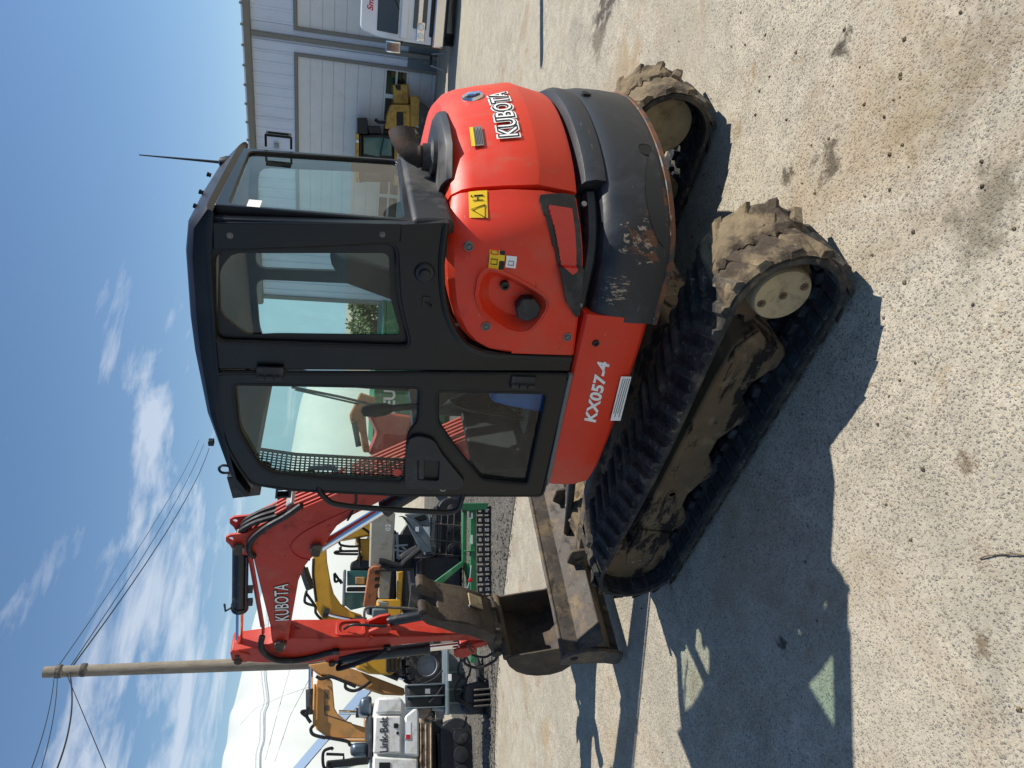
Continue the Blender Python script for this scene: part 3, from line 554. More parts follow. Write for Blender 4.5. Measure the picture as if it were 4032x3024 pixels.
hug_line('mark', [(-1.012, 1.478), (-1.012, 1.518)], .0015, 'decal_black', SCo); hug_line('mark', [(-1.018, 1.50), (-1.028, 1.50)], .002, 'decal_black', SCo)
hug_line('mark', [(-1.036, 1.478), (-1.036, 1.512)], .0032, 'decal_black', SCo); hug_line('mark', [(-1.036, 1.520), (-1.036, 1.524)], .0036, 'decal_black', SCo)
upart(hug_quad(-.752, -.838, 1.392, 1.452, .004), 'warning_label', 'decal_yellow', SCo); upart(hug_quad(-.754, -.836, 1.392, 1.412, .005), 'label_bar', 'decal_black', SCo)
hug_line('mark', [(-.772, 1.420), (-.772, 1.444), (-.792, 1.444), (-.792, 1.420), (-.772, 1.420)], .002, 'decal_black', SCo)
hug_line('prohibition', [(-.818+.014*math.cos(a), 1.432+.014*math.sin(a)) for a in np.linspace(0, 6.28, 14)], .002, 'pad_red', SCo)
upart(hug_quad(-.765, -.805, 1.345, 1.386, .004), 'fuel_label', 'decal_white', SCo); hug_line('mark', [(-.776, 1.355), (-.776, 1.375), (-.792, 1.375), (-.792, 1.355), (-.776, 1.355)], .0015, 'decal_black', SCo)
# lettering, badge and label on the hood
def rad(z): return 1.31+float(np.interp(z, [1.245, 1.26, 1.40, 1.51], [-.022, -.018, -.050, -.082]))
def hoodpt(a, z, off=.004): r_ = rad(z)+off; return Vector((r_*math.cos(R(a)), r_*math.sin(R(a)), z))
def curved_text(name, s_, m_, parent, a0, a1, z0, z1, bold, off):
    t = text(name, s_, MT[m_], parent, (0, 0, 0), (1, 0, 0), (0, 1, 0), 1, width=1, bold=bold, ext=0)
    for v in t.data.vertices:
        u, vv = v.co.x, v.co.y; v.co = hoodpt(a0+(a1-a0)*u, z0+(z1-z0)*vv, off)
    return t
for bold, m_, off, g_ in ((.10, 'decal_white', .0035, .012), (.065, 'decal_black', .005, .006), (.0, 'decal_white', .0065, 0)):
    curved_text('maker_name', 'KUBOTA', m_, HD, 157.0-g_*40, 175.2+g_*40, 1.322-g_, 1.398+g_, bold, off)
def hood_quad(a0, a1, z0, z1, off): return M().loft([[tuple(hoodpt(a0+(a1-a0)*i/5, z, off)) for z in (z0, (z0+z1)/2, z1)] for i in range(6)], closed=False)
upart(hood_quad(155.2, 161.2, 1.462, 1.51, .004), 'instruction_label', 'decal_grey', HD); upart(hood_quad(155.2, 161.2, 1.497, 1.512, .0055), 'label_band', 'decal_yellow', HD)
for k in range(5): upart(hood_quad(155.6, 160.6-.6*(k % 2), 1.466+.006*k, 1.4685+.006*k, .0048), 'print_line', 'decal_black', HD)
bp_ = hoodpt(175.5, 1.465, .0); nb = Vector((math.cos(R(175.5)), math.sin(R(175.5)), .35)).normalized()
upart(M().lathe(bp_, nb, [(-.01, .05), (.004, .05), (.010, .046), (.006, .04), (.006, 0)], 28), 'badge', 'chrome', HD)
a_ = Vector((0, 1, 0)); b_ = nb.cross(a_).normalized()
upart(M().lathe(bp_+nb*.004, nb, [(0, .036), (.004, .036), (.0041, 0)], 24), 'badge_field', 'decal_black', HD)
upart(M().tube([bp_+nb*.012-b_*.034, bp_+nb*.012+b_*.034], .007, 6).tube([bp_+nb*.012-b_*.02, bp_+nb*.012+a_*.022+b_*.012], .006, 6), 'badge_letter', 'chrome', HD)
# dark cap on the hood, exhaust
ring = lambda z, k, dz=0: [(x*k-.02, y*k, z+dz) for x, y in [(-1.10, .50), (-1.14, .34), (-1.155, .16), (-1.13, .02), (-1.04, -.06), (-.90, -.06), (-.88, .50), (-.985, .60)]]
hc = upart(M().loft([ring(1.585, 1.0), ring(1.612, .985), ring(1.628, .955), ring(1.632, .93)]), 'hood_cap', 'black_plastic', bevel=.01)
upart(M().lathe((-1.01, .34, 1.615), (0, 0, 1), [(0, .080), (.035, .076), (.045, .060), (.075, .057)], 20), 'exhaust_base', 'black_plastic', hc)
nv = Vector((-.62, -.78, 0)).normalized(); bvv = Vector((0, 0, 1)).cross(nv); rings = []
cs = bez([(-1.01, .34, 1.66), (-1.01, .34, 1.70), (-1.025, .32, 1.738), (-1.052, .285, 1.765), (-1.082, .245, 1.778)], 4)
def ering(c_, ph, rv, rh): a_2 = nv*math.cos(ph)-Vector((0, 0, 1))*math.sin(ph); return [tuple(c_+a_2*rv*math.cos(2*math.pi*k/24)+bvv*rh*math.sin(2*math.pi*k/24)) for k in range(24)]
nR = len(cs)
for i, c_ in enumerate(cs): t = i/(nR-1); rings.append(ering(c_, R(8+74*t), .042+.016*t, .042+.002*t))
for c_, k in ((cs[-1], .90), (cs[-3], .82), (cs[-6], .8)): i = cs.index(c_); rings.append(ering(c_, R(8+74*i/(nR-1)), (.042+.016*i/(nR-1))*k, .042*k))
upart(M().loft(rings), 'exhaust_pipe', 'exhaust', hc, smooth=50)
upart(M().lathe((-1.01, .34, 1.693), (0, 0, 1), [(0, .045), (.010, .049), (.022, .045)], 20), 'exhaust_clamp', 'exhaust', hc)
rc = rnd_cover = [(-.90, 1.012), (-.90, 1.40), (-.84, 1.46), (-.30, 1.46), (.20, 1.34), (.34, 1.22), (.34, 1.012)]
upart(M().prism(rc, -.90, -.30), 'right_cover', 'red', bevel=.04, seg=3)
upart(M().prism([(-.90, 1.012), (-.90, 1.30), (-.45, 1.30), (-.45, 1.012)], -.30, .55), 'engine_bulkhead', 'black_paint', bevel=.02)
# ---- red side skirt
m = M(); rings = []
sk = [(-.585, .92)]+[(x, .92) for x in np.linspace(-.5, .26, 10)]+[(.33, .905), (.375, .865), (.395, .80), (.40, .70), (.40, .4), (.40, .1)]
for x, y, nx, ny in with_normals(sk):
    if x > .39: nx, ny = 1, 0
    t = max(0, min(1, (x+.45)/.85)); zb = .705+.05*t+.05*max(0, t-.6); zt = 1.018
    rings.append([(x+nx*d, y+ny*d, z) for d, z in ((-.25, zb+.02), (-.10, zb), (-.045, zb+.008), (-.012, zb+.035), (0, zb+.08), (.003, (zb+zt)/2), (0, zt-.05), (-.006, zt-.012), (-.02, zt), (-.25, zt))])
SKo = upart(m.loft(rings), 'side_skirt', 'red', smooth=30, bevel=.003)
upart(M().box(-.56, .40, -.92, .60, .72, 1.012), 'main_frame', 'black_paint', bevel=.02)
upart(M().lathe((-.455, .9215, .943), (0, 1, 0), [(0, .016), (.006, .015), (.0065, .007), (.001, .006)], 14), 'bolt', 'black_trim', SKo)
t_ = text('model_number', 'KX057-4', MT['decal_white'], SKo, (-.352, 0, 0), (1, 0, 0), (0, 0, 1), .1, bold=.035, shear=.18, ext=0)
xs = [v.co.x for v in t_.data.vertices]; zs = [v.co.z for v in t_.data.vertices]; x0, x1, z0, z1 = min(xs), max(xs), min(zs), max(zs)
for v in t_.data.vertices:                                  # reads from the front of the machine towards its rear
    u, vv = (v.co.x-x0)/(x1-x0), (v.co.z-z0)/(z1-z0); v.co = Vector((-.042-.325*u, .9255, .850+.060*vv+.006*u))
t_.data.flip_normals()
upart(M().add([(-.055, .9245, .732), (-.055, .9255, .782), (-.295, .9255, .789), (-.295, .9245, .739)], [(0, 1, 2, 3)]), 'data_label', 'decal_white', SKo)
for k in range(4): upart(M().box(-.285, -.075-.02*(k % 2), .9262, .9266, .744+.010*k, .7475+.010*k), 'print_line', 'decal_grey', SKo)
# weathered rubber strip between skirt and cab
upart(M().tube(bez([(-.30, .925, 1.024), (.0, .927, 1.022), (.26, .926, 1.018), (.345, .90, 1.012), (.392, .84, 1.008)], 6), .011, 8), 'rubber_strip', 'decal_grey', SKo)
# ================================================================== the cab
def rnd_poly(pts, r_=.02, n=4):                            # round the corners of a polygon
    out = []; k = len(pts)
    for i in range(k):
        a, b, c = Vector(pts[i-1]), Vector(pts[i]), Vector(pts[(i+1) % k]); u, v = (a-b), (c-b); q = min(r_, u.length*.45, v.length*.45)
        p0, p1 = b+u.normalized()*q, b+v.normalized()*q
        for j in range(n+1):
            t = j/n; w_ = p0*(1-t)**2+b*2*t*(1-t)+p1*t*t; out.append((w_.x, w_.y))
    return out
def grow(pts, d):
    c = (sum(p[0] for p in pts)/len(pts), sum(p[1] for p in pts)/len(pts)); o = []
    for p in pts:
        v = Vector((p[0]-c[0], p[1]-c[1])); l = v.length; v *= (l+d)/l; o.append((c[0]+v.x, c[1]+v.y))
    return o
YL = .92
side_out = [(-.905, 1.80), (-.93, 1.625), (-.76, 1.625), (-.68, 1.615), (-.60, 1.598), (-.53, 1.573), (-.47, 1.54), (-.425, 1.495), (-.395, 1.43), (-.385, 1.36), (-.385, 1.028), (-.306, 1.028), (-.252, 2.50), (-.40, 2.515), (-.70, 2.505), (-.872, 2.455)]
win = rnd_poly([(-.752, 2.462), (-.838, 1.812), (-.60, 1.785), (-.385, 1.722), (-.372, 2.478)], .05)
CAB = upart(M().plate(side_out, [win], YL-.05, YL), 'cab', 'black_paint', bevel=.006)
pillar = [(-.862, 2.452), (-.912, 1.80), (-.842, 1.80), (-.757, 2.455)]
upart(M().prism(pillar, YL+.001, YL+.012), 'rear_pillar', 'black_paint', CAB, bevel=.006)
for x, z in ((-.818, 2.395), (-.868, 1.868)): upart(M().lathe((x, YL+.012, z), (0, 1, 0), [(0, .012), (.003, .011), (.003, .007), (.006, .006), (.006, 0)], 12), 'bolt', 'bolt_dark', CAB)
wg = rnd_poly([(-.668, 2.443), (-.736, 2.396), (-.782, 1.838), (-.60, 1.822), (-.432, 1.768), (-.412, 2.25), (-.398, 2.36), (-.478, 2.45)], .03)
upart(M().plate(grow(win, -.004), [wg], YL-.034, YL-.026), 'window_border', 'black_trim', CAB)
upart(M().prism(grow(win, .0), YL-.042, YL-.037), 'side_window', 'glass', CAB, smooth=0)
wr = [(x, YL-.012, z) for x, z in win]; upart(M().tube(wr+[wr[0]], .012, 6, cap=False), 'window_seal', 'rubber_seal', CAB)
# lower sill that swells out over the side cover
upart(M().tube(bez([(-.93, YL-.004, 1.640), (-.76, YL-.004, 1.640), (-.60, YL-.004, 1.612), (-.50, YL-.004, 1.572), (-.42, YL-.004, 1.512), (-.378, YL-.004, 1.42), (-.37, YL-.004, 1.30), (-.37, YL-.004, 1.035)], 5), .014, 8), 'sill_lip', 'black_trim', CAB)
upart(M().lathe((-.725, YL, 1.70), (0, 1, 0), [(-.01, .042), (.004, .040), (.012, .034), (.014, .022), (.030, .020), (.032, .012), (.032, 0)], 20), 'door_stop', 'black_plastic', CAB)
upart(M().box(-.625, -.585, YL, YL+.004, 1.668, 1.70), 'lock_plate', 'black_trim', CAB, bevel=.002)
upart(M().tube([(-.60, YL+.006, 1.685), (-.582, YL+.010, 1.66)], .004, 6), 'lock_lever', 'black_trim', CAB)
# door
dout = rnd_poly([(-.238, 2.478), (-.03, 2.476), (.12, 2.45), (.238, 2.404), (.318, 2.362), (.352, 2.20), (.388, 1.703), (.396, 1.032), (-.292, 1.032)], .03, 3)
uwin = rnd_poly([(-.195, 2.418), (.03, 2.41), (.215, 2.335), (.268, 2.28), (.295, 2.05), (.318, 1.72), (.285, 1.695), (.08, 1.70), (.02, 1.695), (-.03, 1.66), (-.205, 1.668)], .035, 3)
lwin = rnd_poly([(-.190, 1.602), (-.03, 1.588), (.10, 1.50), (.305, 1.342), (.335, 1.11), (-.198, 1.108)], .03, 3)
DR = upart(M().plate(dout, [uwin, lwin], YL-.028, YL+.010), 'door', 'black_paint', CAB, bevel=.008)
for wn_, nm in ((uwin, 'upper_glass'), (lwin, 'lower_glass')):
    upart(M().prism(grow(wn_, .008), YL-.020, YL-.015), 'door_glass', 'glass_clear' if nm == 'lower_glass' else 'glass', CAB, smooth=0)
    sr = [(x, YL+.002, z) for x, z in wn_]; upart(M().tube(sr+[sr[0]], .011, 6, cap=False), 'glass_seal', 'rubber_seal', CAB)
dg_ = [(x, YL+.004, z) for x, z in grow(dout, .006)]; upart(M().tube(dg_+[dg_[0]], .009, 6, cap=False), 'door_gap', 'rubber_seal', CAB)
hpn = rnd_poly([(.035, 1.662), (.05, 1.70), (.14, 1.712), (.335, 1.70), (.345, 1.45), (.30, 1.42), (.13, 1.55), (.055, 1.59)], .03, 3)
upart(M().plate(hpn, [rnd_poly([(.165, 1.655), (.285, 1.645), (.29, 1.548), (.17, 1.555)], .012, 2)], YL+.010, YL+.028), 'handle_panel', 'black_plastic', CAB, bevel=.006)
upart(M().box(.16, .295, YL+.011, YL+.013, 1.545, 1.66), 'handle_cup', 'black_trim', CAB)
upart(M().prism(rnd_poly([(.165, 1.652), (.282, 1.642), (.283, 1.615), (.166, 1.622)], .008, 2), YL+.016, YL+.026), 'door_handle', 'black_plastic', CAB, bevel=.003)
upart(M().lathe((.345, YL+.01, 1.52), (0, 1, 0), [(0, .017), (.008, .016), (.009, .008), (.005, .007), (.005, 0)], 14), 'key_lock', 'steel', CAB)
upart(M().lathe((.272, YL-.013, 1.735), (0, 1, 0), [(0, .021), (.002, .021), (.0021, 0)], 18), 'round_sticker', 'pad_red', CAB)
for z0, z1 in ((2.222, 2.325), (1.18, 1.29)):
    hg = upart(M().box(-.285, -.225, YL+.010, YL+.024, z0, z1), 'hinge', 'black_plastic', CAB, bevel=.004)
    for k in range(3): upart(M().tube([(-.240, YL+.026, z0+(z1-z0)*(k/3+.03)), (-.240, YL+.026, z0+(z1-z0)*(k/3+.30))], .011, 8), 'hinge_knuckle', 'black_plastic', CAB)
# roof, rear, right and front frames
rp_ = [(-.895, 2.452), (-.72, 2.502), (-.37, 2.515), (.09, 2.492), (.29, 2.425), (.385, 2.375), (.395, 2.39), (.335, 2.43), (.238, 2.462), (-.03, 2.535), (-.30, 2.562), (-.45, 2.567), (-.72, 2.562), (-.83, 2.545), (-.905, 2.475)]
RF = upart(M().loft([[(x, y, z-dz*max(0, (z-2.44)/.12)) for x, z in rp_] for y, dz in ((.932, .075), (.925, .035), (.895, .012), (.85, .0), (.50, -.006), (.10, 0), (.05, .012), (.012, .035), (.0, .075))]), 'roof', 'black_paint', CAB, smooth=40)
upart(M().prism([(-.86, 2.452), (-.72, 2.480), (-.37, 2.492), (.09, 2.47), (.29, 2.405), (.37, 2.37), (.36, 2.36), (.08, 2.45), (-.4, 2.47), (-.86, 2.43)], .02, .90), 'headliner', 'headliner', CAB)
ry0, ry1 = .0, .92
upart(M().plate([(ry0, 1.60), (ry1-.05, 1.60), (ry1-.05, 2.452), (ry0+.10, 2.452)], [rnd_poly([(ry0+.045, 1.775), (ry1-.075, 1.79), (ry1-.07, 2.405), (ry0+.14, 2.42)], .04, 3)], -.905, -.868, ax='x'), 'rear_frame', 'black_paint', CAB, bevel=.006)
upart(M().prism([(ry0+.035, 1.765), (ry1-.065, 1.78), (ry1-.06, 2.41), (ry0+.13, 2.43)], -.893, -.888, ax='x'), 'rear_window', 'glass', CAB, smooth=0)
upart(M().box(-.93, -.88, .0, .90, 1.60, 1.76), 'rear_panel', 'black_plastic', CAB, bevel=.02)
upart(M().add([(-.9065, .865, 2.30), (-.9065, .865, 2.345), (-.9065, .79, 2.345), (-.9065, .79, 2.30)], [(0, 1, 2, 3)]), 'window_sticker', 'decal_white', CAB)
rw = [(-.86, 2.44), (-.90, 1.60), (-.38, 1.03), (.392, 1.03), (.385, 1.7), (.33, 2.36), (.08, 2.46), (-.4, 2.48)]
upart(M().plate(rw, [rnd_poly([(-.80, 2.40), (-.84, 1.76), (-.33, 1.62), (-.30, 2.43)], .05, 3), rnd_poly([(-.24, 2.43), (-.26, 1.50), (.33, 1.42), (.335, 1.72), (.28, 2.33), (.05, 2.42)], .05, 3)], .0, .03), 'right_frame', 'black_trim', CAB, bevel=.005)
upart(M().prism([(-.82, 2.42), (-.86, 1.74), (.36, 1.40), (.35, 1.72), (.29, 2.35), (.05, 2.44), (-.4, 2.45)], .012, .016), 'right_window', 'glass_clear', CAB, smooth=0)
fw_ = [(.0, 1.03), (.92, 1.03), (.92, 2.37), (.0, 2.37)]
def fx(z): return float(np.interp(z, [1.03, 1.7, 2.2, 2.37], [.39, .385, .355, .325]))
for y0, y1, nm in ((.0, .05, 'front_pillar'), (.86, .90, 'front_pillar')):
    upart(M().loft([[(fx(z)-.05, y0, z), (fx(z), y0, z), (fx(z), y1, z), (fx(z)-.05, y1, z)] for z in (1.03, 1.4, 1.7, 2.0, 2.2, 2.38)]), nm, 'black_paint', CAB, bevel=.005)
upart(M().box(.34, .388, .05, .86, 1.03, 1.10).box(.33, .383, .05, .86, 1.58, 1.63), 'front_crossbar', 'black_paint', CAB, bevel=.004)
upart(M().loft([[(fx(z)-.012, .05, z), (fx(z)-.008, .05, z), (fx(z)-.008, .86, z), (fx(z)-.012, .86, z)] for z in (1.10, 1.7, 2.0, 2.2, 2.37)]), 'windshield', 'glass_clear', CAB, smooth=0)
g = M()                                                     # wire guard over the windscreen
for k in range(13): y = .625+.235*k/12; g.tube([(fx(z)+.045, y, z) for z in (1.68, 2.0, 2.2, 2.37)], .0042, 4)
for k in range(33): z = 1.68+.69*k/32; g.tube([(fx(z)+.045, .62, z), (fx(z)+.045, .865, z)], .0042, 4)
gd = upart(g, 'sun_mesh', 'black_trim', CAB); gd['kind'] = 'stuff'
upart(M().tube([(fx(z)+.045, .615, z) for z in (1.66, 2.0, 2.2, 2.37)], .008, 6), 'mesh_edge', 'black_trim', CAB)
upart(M().tube([(fx(2.26)+.02, .07, 2.26), (fx(2.0)+.02, .12, 2.0), (fx(1.68)+.02, .22, 1.68)], .008, 6).tube([(fx(2.24)+.02, .09, 2.24), (fx(1.9)+.025, .17, 1.9)], .006, 6), 'wiper', 'black_trim', CAB)
upart(M().plate(rnd_poly([(.70, 2.14), (.80, 2.14), (.80, 2.0), (.70, 2.0)], .03, 3), [rnd_poly([(.715, 2.125), (.785, 2.125), (.785, 2.015), (.715, 2.015)], .02, 3)], .40, .42, ax='x'), 'mirror_frame', 'black_trim', CAB)
# grab rail, lamps, brackets, roof fittings, aerial
upart(M().tube(bez([(.335, .915, 2.085), (.365, .93, 2.075), (.405, .935, 2.045), (.437, .935, 2.0), (.462, .935, 1.85), (.490, .935, 1.54), (.492, .935, 1.475), (.470, .932, 1.435), (.42, .93, 1.425), (.372, .915, 1.418)], 5), .0135, 10), 'grab_rail', 'black_trim', CAB)
lm = upart(M().plate([(-.075, -.06), (.075, -.06), (.075, .06), (-.075, .06)], [[(-.062, -.047), (.062, -.047), (.062, .047), (-.062, .047)]], 0, .12, ax='x').box(-.006, .0, -.075, .075, -.06, .06), 'work_lamp', 'black_plastic', CAB, bevel=.004)
lm.location = (.325, .80, 2.415); lm.rotation_euler = (0, R(9), R(0))
upart(M().lathe((.012, 0, 0), (1, 0, 0), [(0, .044), (.02, .044), (.04, .03), (.045, 0)], 18), 'lamp_lens', 'lens', CAB).location = (.325, .80, 2.415)
upart(M().box(.30, .36, .77, .83, 2.35, 2.37).box(.33, .345, .76, .84, 2.30, 2.37), 'lamp_bracket', 'black_trim', CAB, bevel=.003)
upart(M().plate([(.40, 2.27), (.46, 2.275), (.455, 2.205), (.395, 2.20)], [[(.412, 2.262), (.448, 2.265), (.445, 2.216), (.408, 2.212)]], .83, .87), 'mirror_bracket', 'black_trim', CAB, bevel=.002)
upart(M().tube(bez([(.245, .90, 2.455), (.243, .90, 2.485), (.262, .90, 2.498), (.282, .90, 2.487), (.283, .90, 2.452)], 4), .006, 6), 'lifting_eye', 'black_trim', CAB)
upart(M().box(.10, .125, .895, .92, 2.508, 2.53), 'roof_stop', 'black_trim', CAB, bevel=.003)
for x, y in ((-.83, .70), (-.845, .58), (-.86, .40)): upart(M().lathe((x, y, 2.54), (-.3, 0, 1), [(0, .009), (.008, .008), (.010, .010), (.016, .009), (.017, 0)], 10), 'roof_stud', 'black_trim', CAB)
ab = M().lathe((-.85, .17, 2.495), (0, 0, 1), [(0, .032), (.02, .03), (.045, .02), (.055, .0)], 14); upart(ab, 'aerial_base', 'black_trim', CAB)
upart(M().tube([(-.85, .17, 2.53), (-.85, .172, 2.63), (-.85, .18, 2.86)], [.0065, .0055, .0025], 6), 'aerial', 'black_trim', CAB)
upart(M().plate([(0.0, 2.365), (.055, 2.365), (.055, 2.255), (0.0, 2.255)], [[(.010, 2.355), (.045, 2.355), (.045, 2.265), (.010, 2.265)]], -.965, -.953, ax='x').box(-.955, -.90, .02, .03, 2.36, 2.37).box(-.955, -.90, .02, .03, 2.25, 2.26), 'rear_mirror_frame', 'black_trim', CAB, bevel=.002)
# cabin inside
upart(M().box(-.38, .36, .04, .885, 1.015, 1.03), 'floor', 'interior', CAB)
upart(M().box(-.80, -.40, .04, .70, 1.45, 1.50).box(-.42, -.38, .04, .70, 1.03, 1.50), 'rear_bulkhead', 'interior', CAB)
upart(M().loft([[(x, y, z) for y in (.26, .68) for x in ((x0, x1) if y < .5 else (x1, x0))] for x0, x1, z in ((-.50, -.02, 1.42), (-.52, .02, 1.47), (-.52, .02, 1.55), (-.50, -.02, 1.575))]), 'seat_cushion', 'seat', CAB, bevel=.02)
upart(M().loft([[(x, y, z) for y in (y0, y1) for x in ((x0, x1) if y == y0 else (x1, x0))] for x0, x1, y0, y1, z in ((-.55, -.40, .27, .67, 1.55), (-.60, -.46, .25, .69, 1.75), (-.66, -.53, .28, .66, 2.0), (-.69, -.59, .33, .61, 2.06))]), 'seat_back', 'seat', CAB, bevel=.03)
upart(M().loft([[(x, y, z) for y in (y0, y1) for x in ((x0, x1) if y == y0 else (x1, x0))] for x0, x1, y0, y1, z in ((-.70, -.62, .36, .58, 2.10), (-.72, -.63, .34, .60, 2.16), (-.73, -.65, .37, .57, 2.24))]), 'headrest', 'seat', CAB, bevel=.025)
upart(M().box(-.45, -.05, .38, .56, 1.03, 1.42), 'seat_base', 'interior', CAB, bevel=.02)
for y in (.17, .76):
    upart(M().prism([(-.45, 1.45), (-.1, 1.50), (.05, 1.62), (.05, 1.66), (-.15, 1.66), (-.45, 1.58)], y-.06, y+.06), 'console', 'interior', CAB, bevel=.015)
    upart(M().tube([(-.0, y, 1.65), (.02, y, 1.78)], .016, 8).lathe((.02, y, 1.77), (.15, 0, 1), [(0, .018), (.03, .03), (.09, .032), (.13, .022), (.14, 0)], 12), 'joystick', 'black_trim', CAB)
for y in (.36, .56):
    upart(M().box(.10, .26, y-.05, y+.05, 1.07, 1.085), 'pedal', 'pedal', CAB, bevel=.004)
    upart(M().tube([(.20, y, 1.085), (.16, y, 1.35), (.12, y, 1.46)], .011, 8), 'travel_lever', 'black_trim', CAB)
for k in range(5): upart(M().box(.12+.026*k, .13+.026*k, .31, .41, 1.0855, 1.092), 'pedal_rib', 'interior', CAB)
upart(M().loft([[(x, y, z) for x, y in ((-.30+i*.01, .50), (-.30+i*.01, .84), (-.02-i*.02, .86), (-.02-i*.02, .52))] for i, z in enumerate((1.03, 1.12, 1.24, 1.32, 1.35))]), 'blue_bag', 'bag_blue', CAB, bevel=.03)
upart(M().box(.02, .10, .10, .20, 1.50, 1.72), 'monitor', 'black_trim', CAB, bevel=.01)
upart(M().prism([(.20, 1.03), (.385, 1.03), (.383, 1.56), (.33, 1.56), (.25, 1.30)], .055, .30), 'side_console', 'interior', CAB, bevel=.02)
upart(M().prism([(.28, 1.03), (.37, 1.03), (.37, 1.36), (.33, 1.36)], .30, .84), 'front_kick_panel', 'interior', CAB, bevel=.01)
for k in range(5): upart(M().tube(bez([(.30, .12+.09*k, 1.04), (.24-.02*k, .2+.08*k, 1.12+.03*k), (.12, .25+.07*k, 1.16+.02*k), (-.05, .3+.05*k, 1.05)], 5), .009, 6), 'cable', 'black_trim', CAB)
upart(M().tube(bez([(.30, .10, 2.36), (.20, .30, 2.37), (.0, .5, 2.42)], 5), .01, 6), 'wiring', 'black_trim', CAB)
# ================================================================== boom, arm, bucket
YN, YF = -.10, -.27; YM = -.185
bo_ = [(.70, 1.02), (.78, 1.14), (1.28, 2.011), (1.43, 2.275), (1.545, 2.475), (1.62, 2.535), (1.70, 2.548), (1.795, 2.533), (2.15, 2.487), (2.518, 2.437), (2.66, 2.432), (2.73, 2.42), (2.765, 2.37), (2.735, 2.325), (2.68, 2.314), (2.498, 2.295), (2.062, 2.242), (1.93, 2.205), (1.85, 2.16), (1.80, 2.115), (1.74, 2.075), (1.639, 2.038), (1.554, 1.995), (1.458, 1.893), (1.364, 1.755), (1.258, 1.611), (.92, 1.05), (.82, .97)]
BM = upart(M().prism(bo_, YF, YN), 'boom', 'red_boom', bevel=.008)
lug = [(1.47, 2.36), (1.545, 2.475), (1.60, 2.56), (1.612, 2.66), (1.632, 2.688), (1.668, 2.69), (1.70, 2.668), (1.745, 2.652), (1.785, 2.60), (1.81, 2.53), (1.70, 2.42)]
for y0, y1 in ((YN-.012, YN+.008), (YF-.008, YF+.012)): upart(M().plate(lug, [arc(1.648, 2.655, .016, 0, 330, 9)], y0, y1), 'boom_lug', 'red_boom', BM, bevel=.005)
for (x, z, r_) in ((1.722, 2.612, .036), (1.745, 2.125, .040), (2.71, 2.372, .040)):
    upart(M().tube([(x, YF-.03, z), (x, YN+.03, z)], r_, 18), 'pin', 'steel', BM, bevel=.005)
    upart(M().prism(rnd_poly([(x-r_*1.3, z-r_*.9), (x+r_*1.5, z-r_*.5), (x+r_*1.2, z+r_*.9), (x-r_*1.2, z+r_*.7)], .015, 2), YN+.022, YN+.034), 'pin_keeper', 'bucket_steel', BM, bevel=.003)
upart(M().tube(bez([(1.86, YN+.001, 2.165), (1.83, YN+.001, 2.24), (1.74, YN+.001, 2.29), (1.62, YN+.001, 2.22), (1.50, YN+.001, 2.06), (1.38, YN+.001, 1.86)], 6), .006, 6), 'weld_line', 'red_dark', BM)
text('maker_name', 'KUBOTA', MT['decal_black'], BM, (2.458, YN+.0035, 2.302), (-1, 0, .004), (0, 0, 1), .104, width=.384, bold=.06, ext=0)
text('maker_name', 'KUBOTA', MT['decal_white'], BM, (2.452, YN+.0055, 2.307), (-1, 0, .004), (0, 0, 1), .094, width=.372, bold=.004, ext=0)
def onb(t): return np.interp(t, [0, 1], [0, 1])
for k in range(5):                                          # hydraulic pipes on the back of the boom
    y = YF+.015+.036*k; off = .028
    pl = [(.70-off, y, 1.06), (.76-off, y, 1.17), (1.265-off, y, 2.03), (1.40-off*.9, y, 2.275), (1.47-off*.7, y, 2.37+.01)]
    upart(M().tube([tuple(q) for q in pl], .011, 8), 'hydraulic_pipe', 'red_boom', BM)
for x, z in ((1.20, 1.93), (1.40, 2.29)): upart(M().prism([(x-.05, z-.005), (x-.035, z-.035), (x+.0, z-.005), (x-.012, z+.03)], YF+.005, YN-.005), 'pipe_clamp', 'steel', BM, bevel=.003)
for k, (y, c_) in enumerate(((YF+.05, 0), (YF+.10, .01), (YN-.02, .02))):
    upart(M().tube(bez([(1.40, y, 2.275), (1.47, y+.005, 2.37), (1.52, y+.01, 2.48+c_), (1.59, y+.005, 2.57+c_), (1.64, y, 2.60)], 6), .017, 8), 'hose', 'hose', BM)
    upart(M().tube([(1.385, y, 2.25), (1.42, y, 2.31)], .019, 8), 'hose_fitting', 'steel', BM)
upart(M().tube(bez([(1.36, YN+.012, 2.22), (1.44, YN+.03, 2.32), (1.53, YN+.035, 2.44), (1.64, YN+.035, 2.53), (1.74, YN+.03, 2.545), (1.80, YN+.015, 2.52)], 6), .020, 8), 'hose', 'hose', BM)
upart(M().tube([(1.80, YN+.01, 2.54), (2.20, YN-.01, 2.512), (2.52, YN-.012, 2.486), (2.60, YN-.012, 2.49)], .011, 8), 'hydraulic_pipe', 'red_boom', BM)
upart(M().tube([(1.80, YN-.03, 2.56), (2.20, YN-.04, 2.53), (2.56, YN-.04, 2.50)], .011, 8), 'hydraulic_pipe', 'red_boom', BM)
upart(M().tube(bez([(2.58, YN+.03, 2.49), (2.66, YN+.05, 2.50), (2.76, YN+.045, 2.47), (2.85, YN+.03, 2.40), (2.885, YN+.02, 2.28), (2.87, YN+.015, 2.15), (2.83, YN+.012, 2.03), (2.815, YN+.012, 1.95)], 6), .022, 8), 'hose', 'hose', BM)
upart(M().tube(bez([(1.20, YN+.01, 1.95), (1.22, YN+.02, 1.9), (1.32, YN+.012, 1.88), (1.42, YN+.012, 1.90), (1.50, YN+.005, 1.93)], 5), .007, 6), 'hose', 'hose', BM)
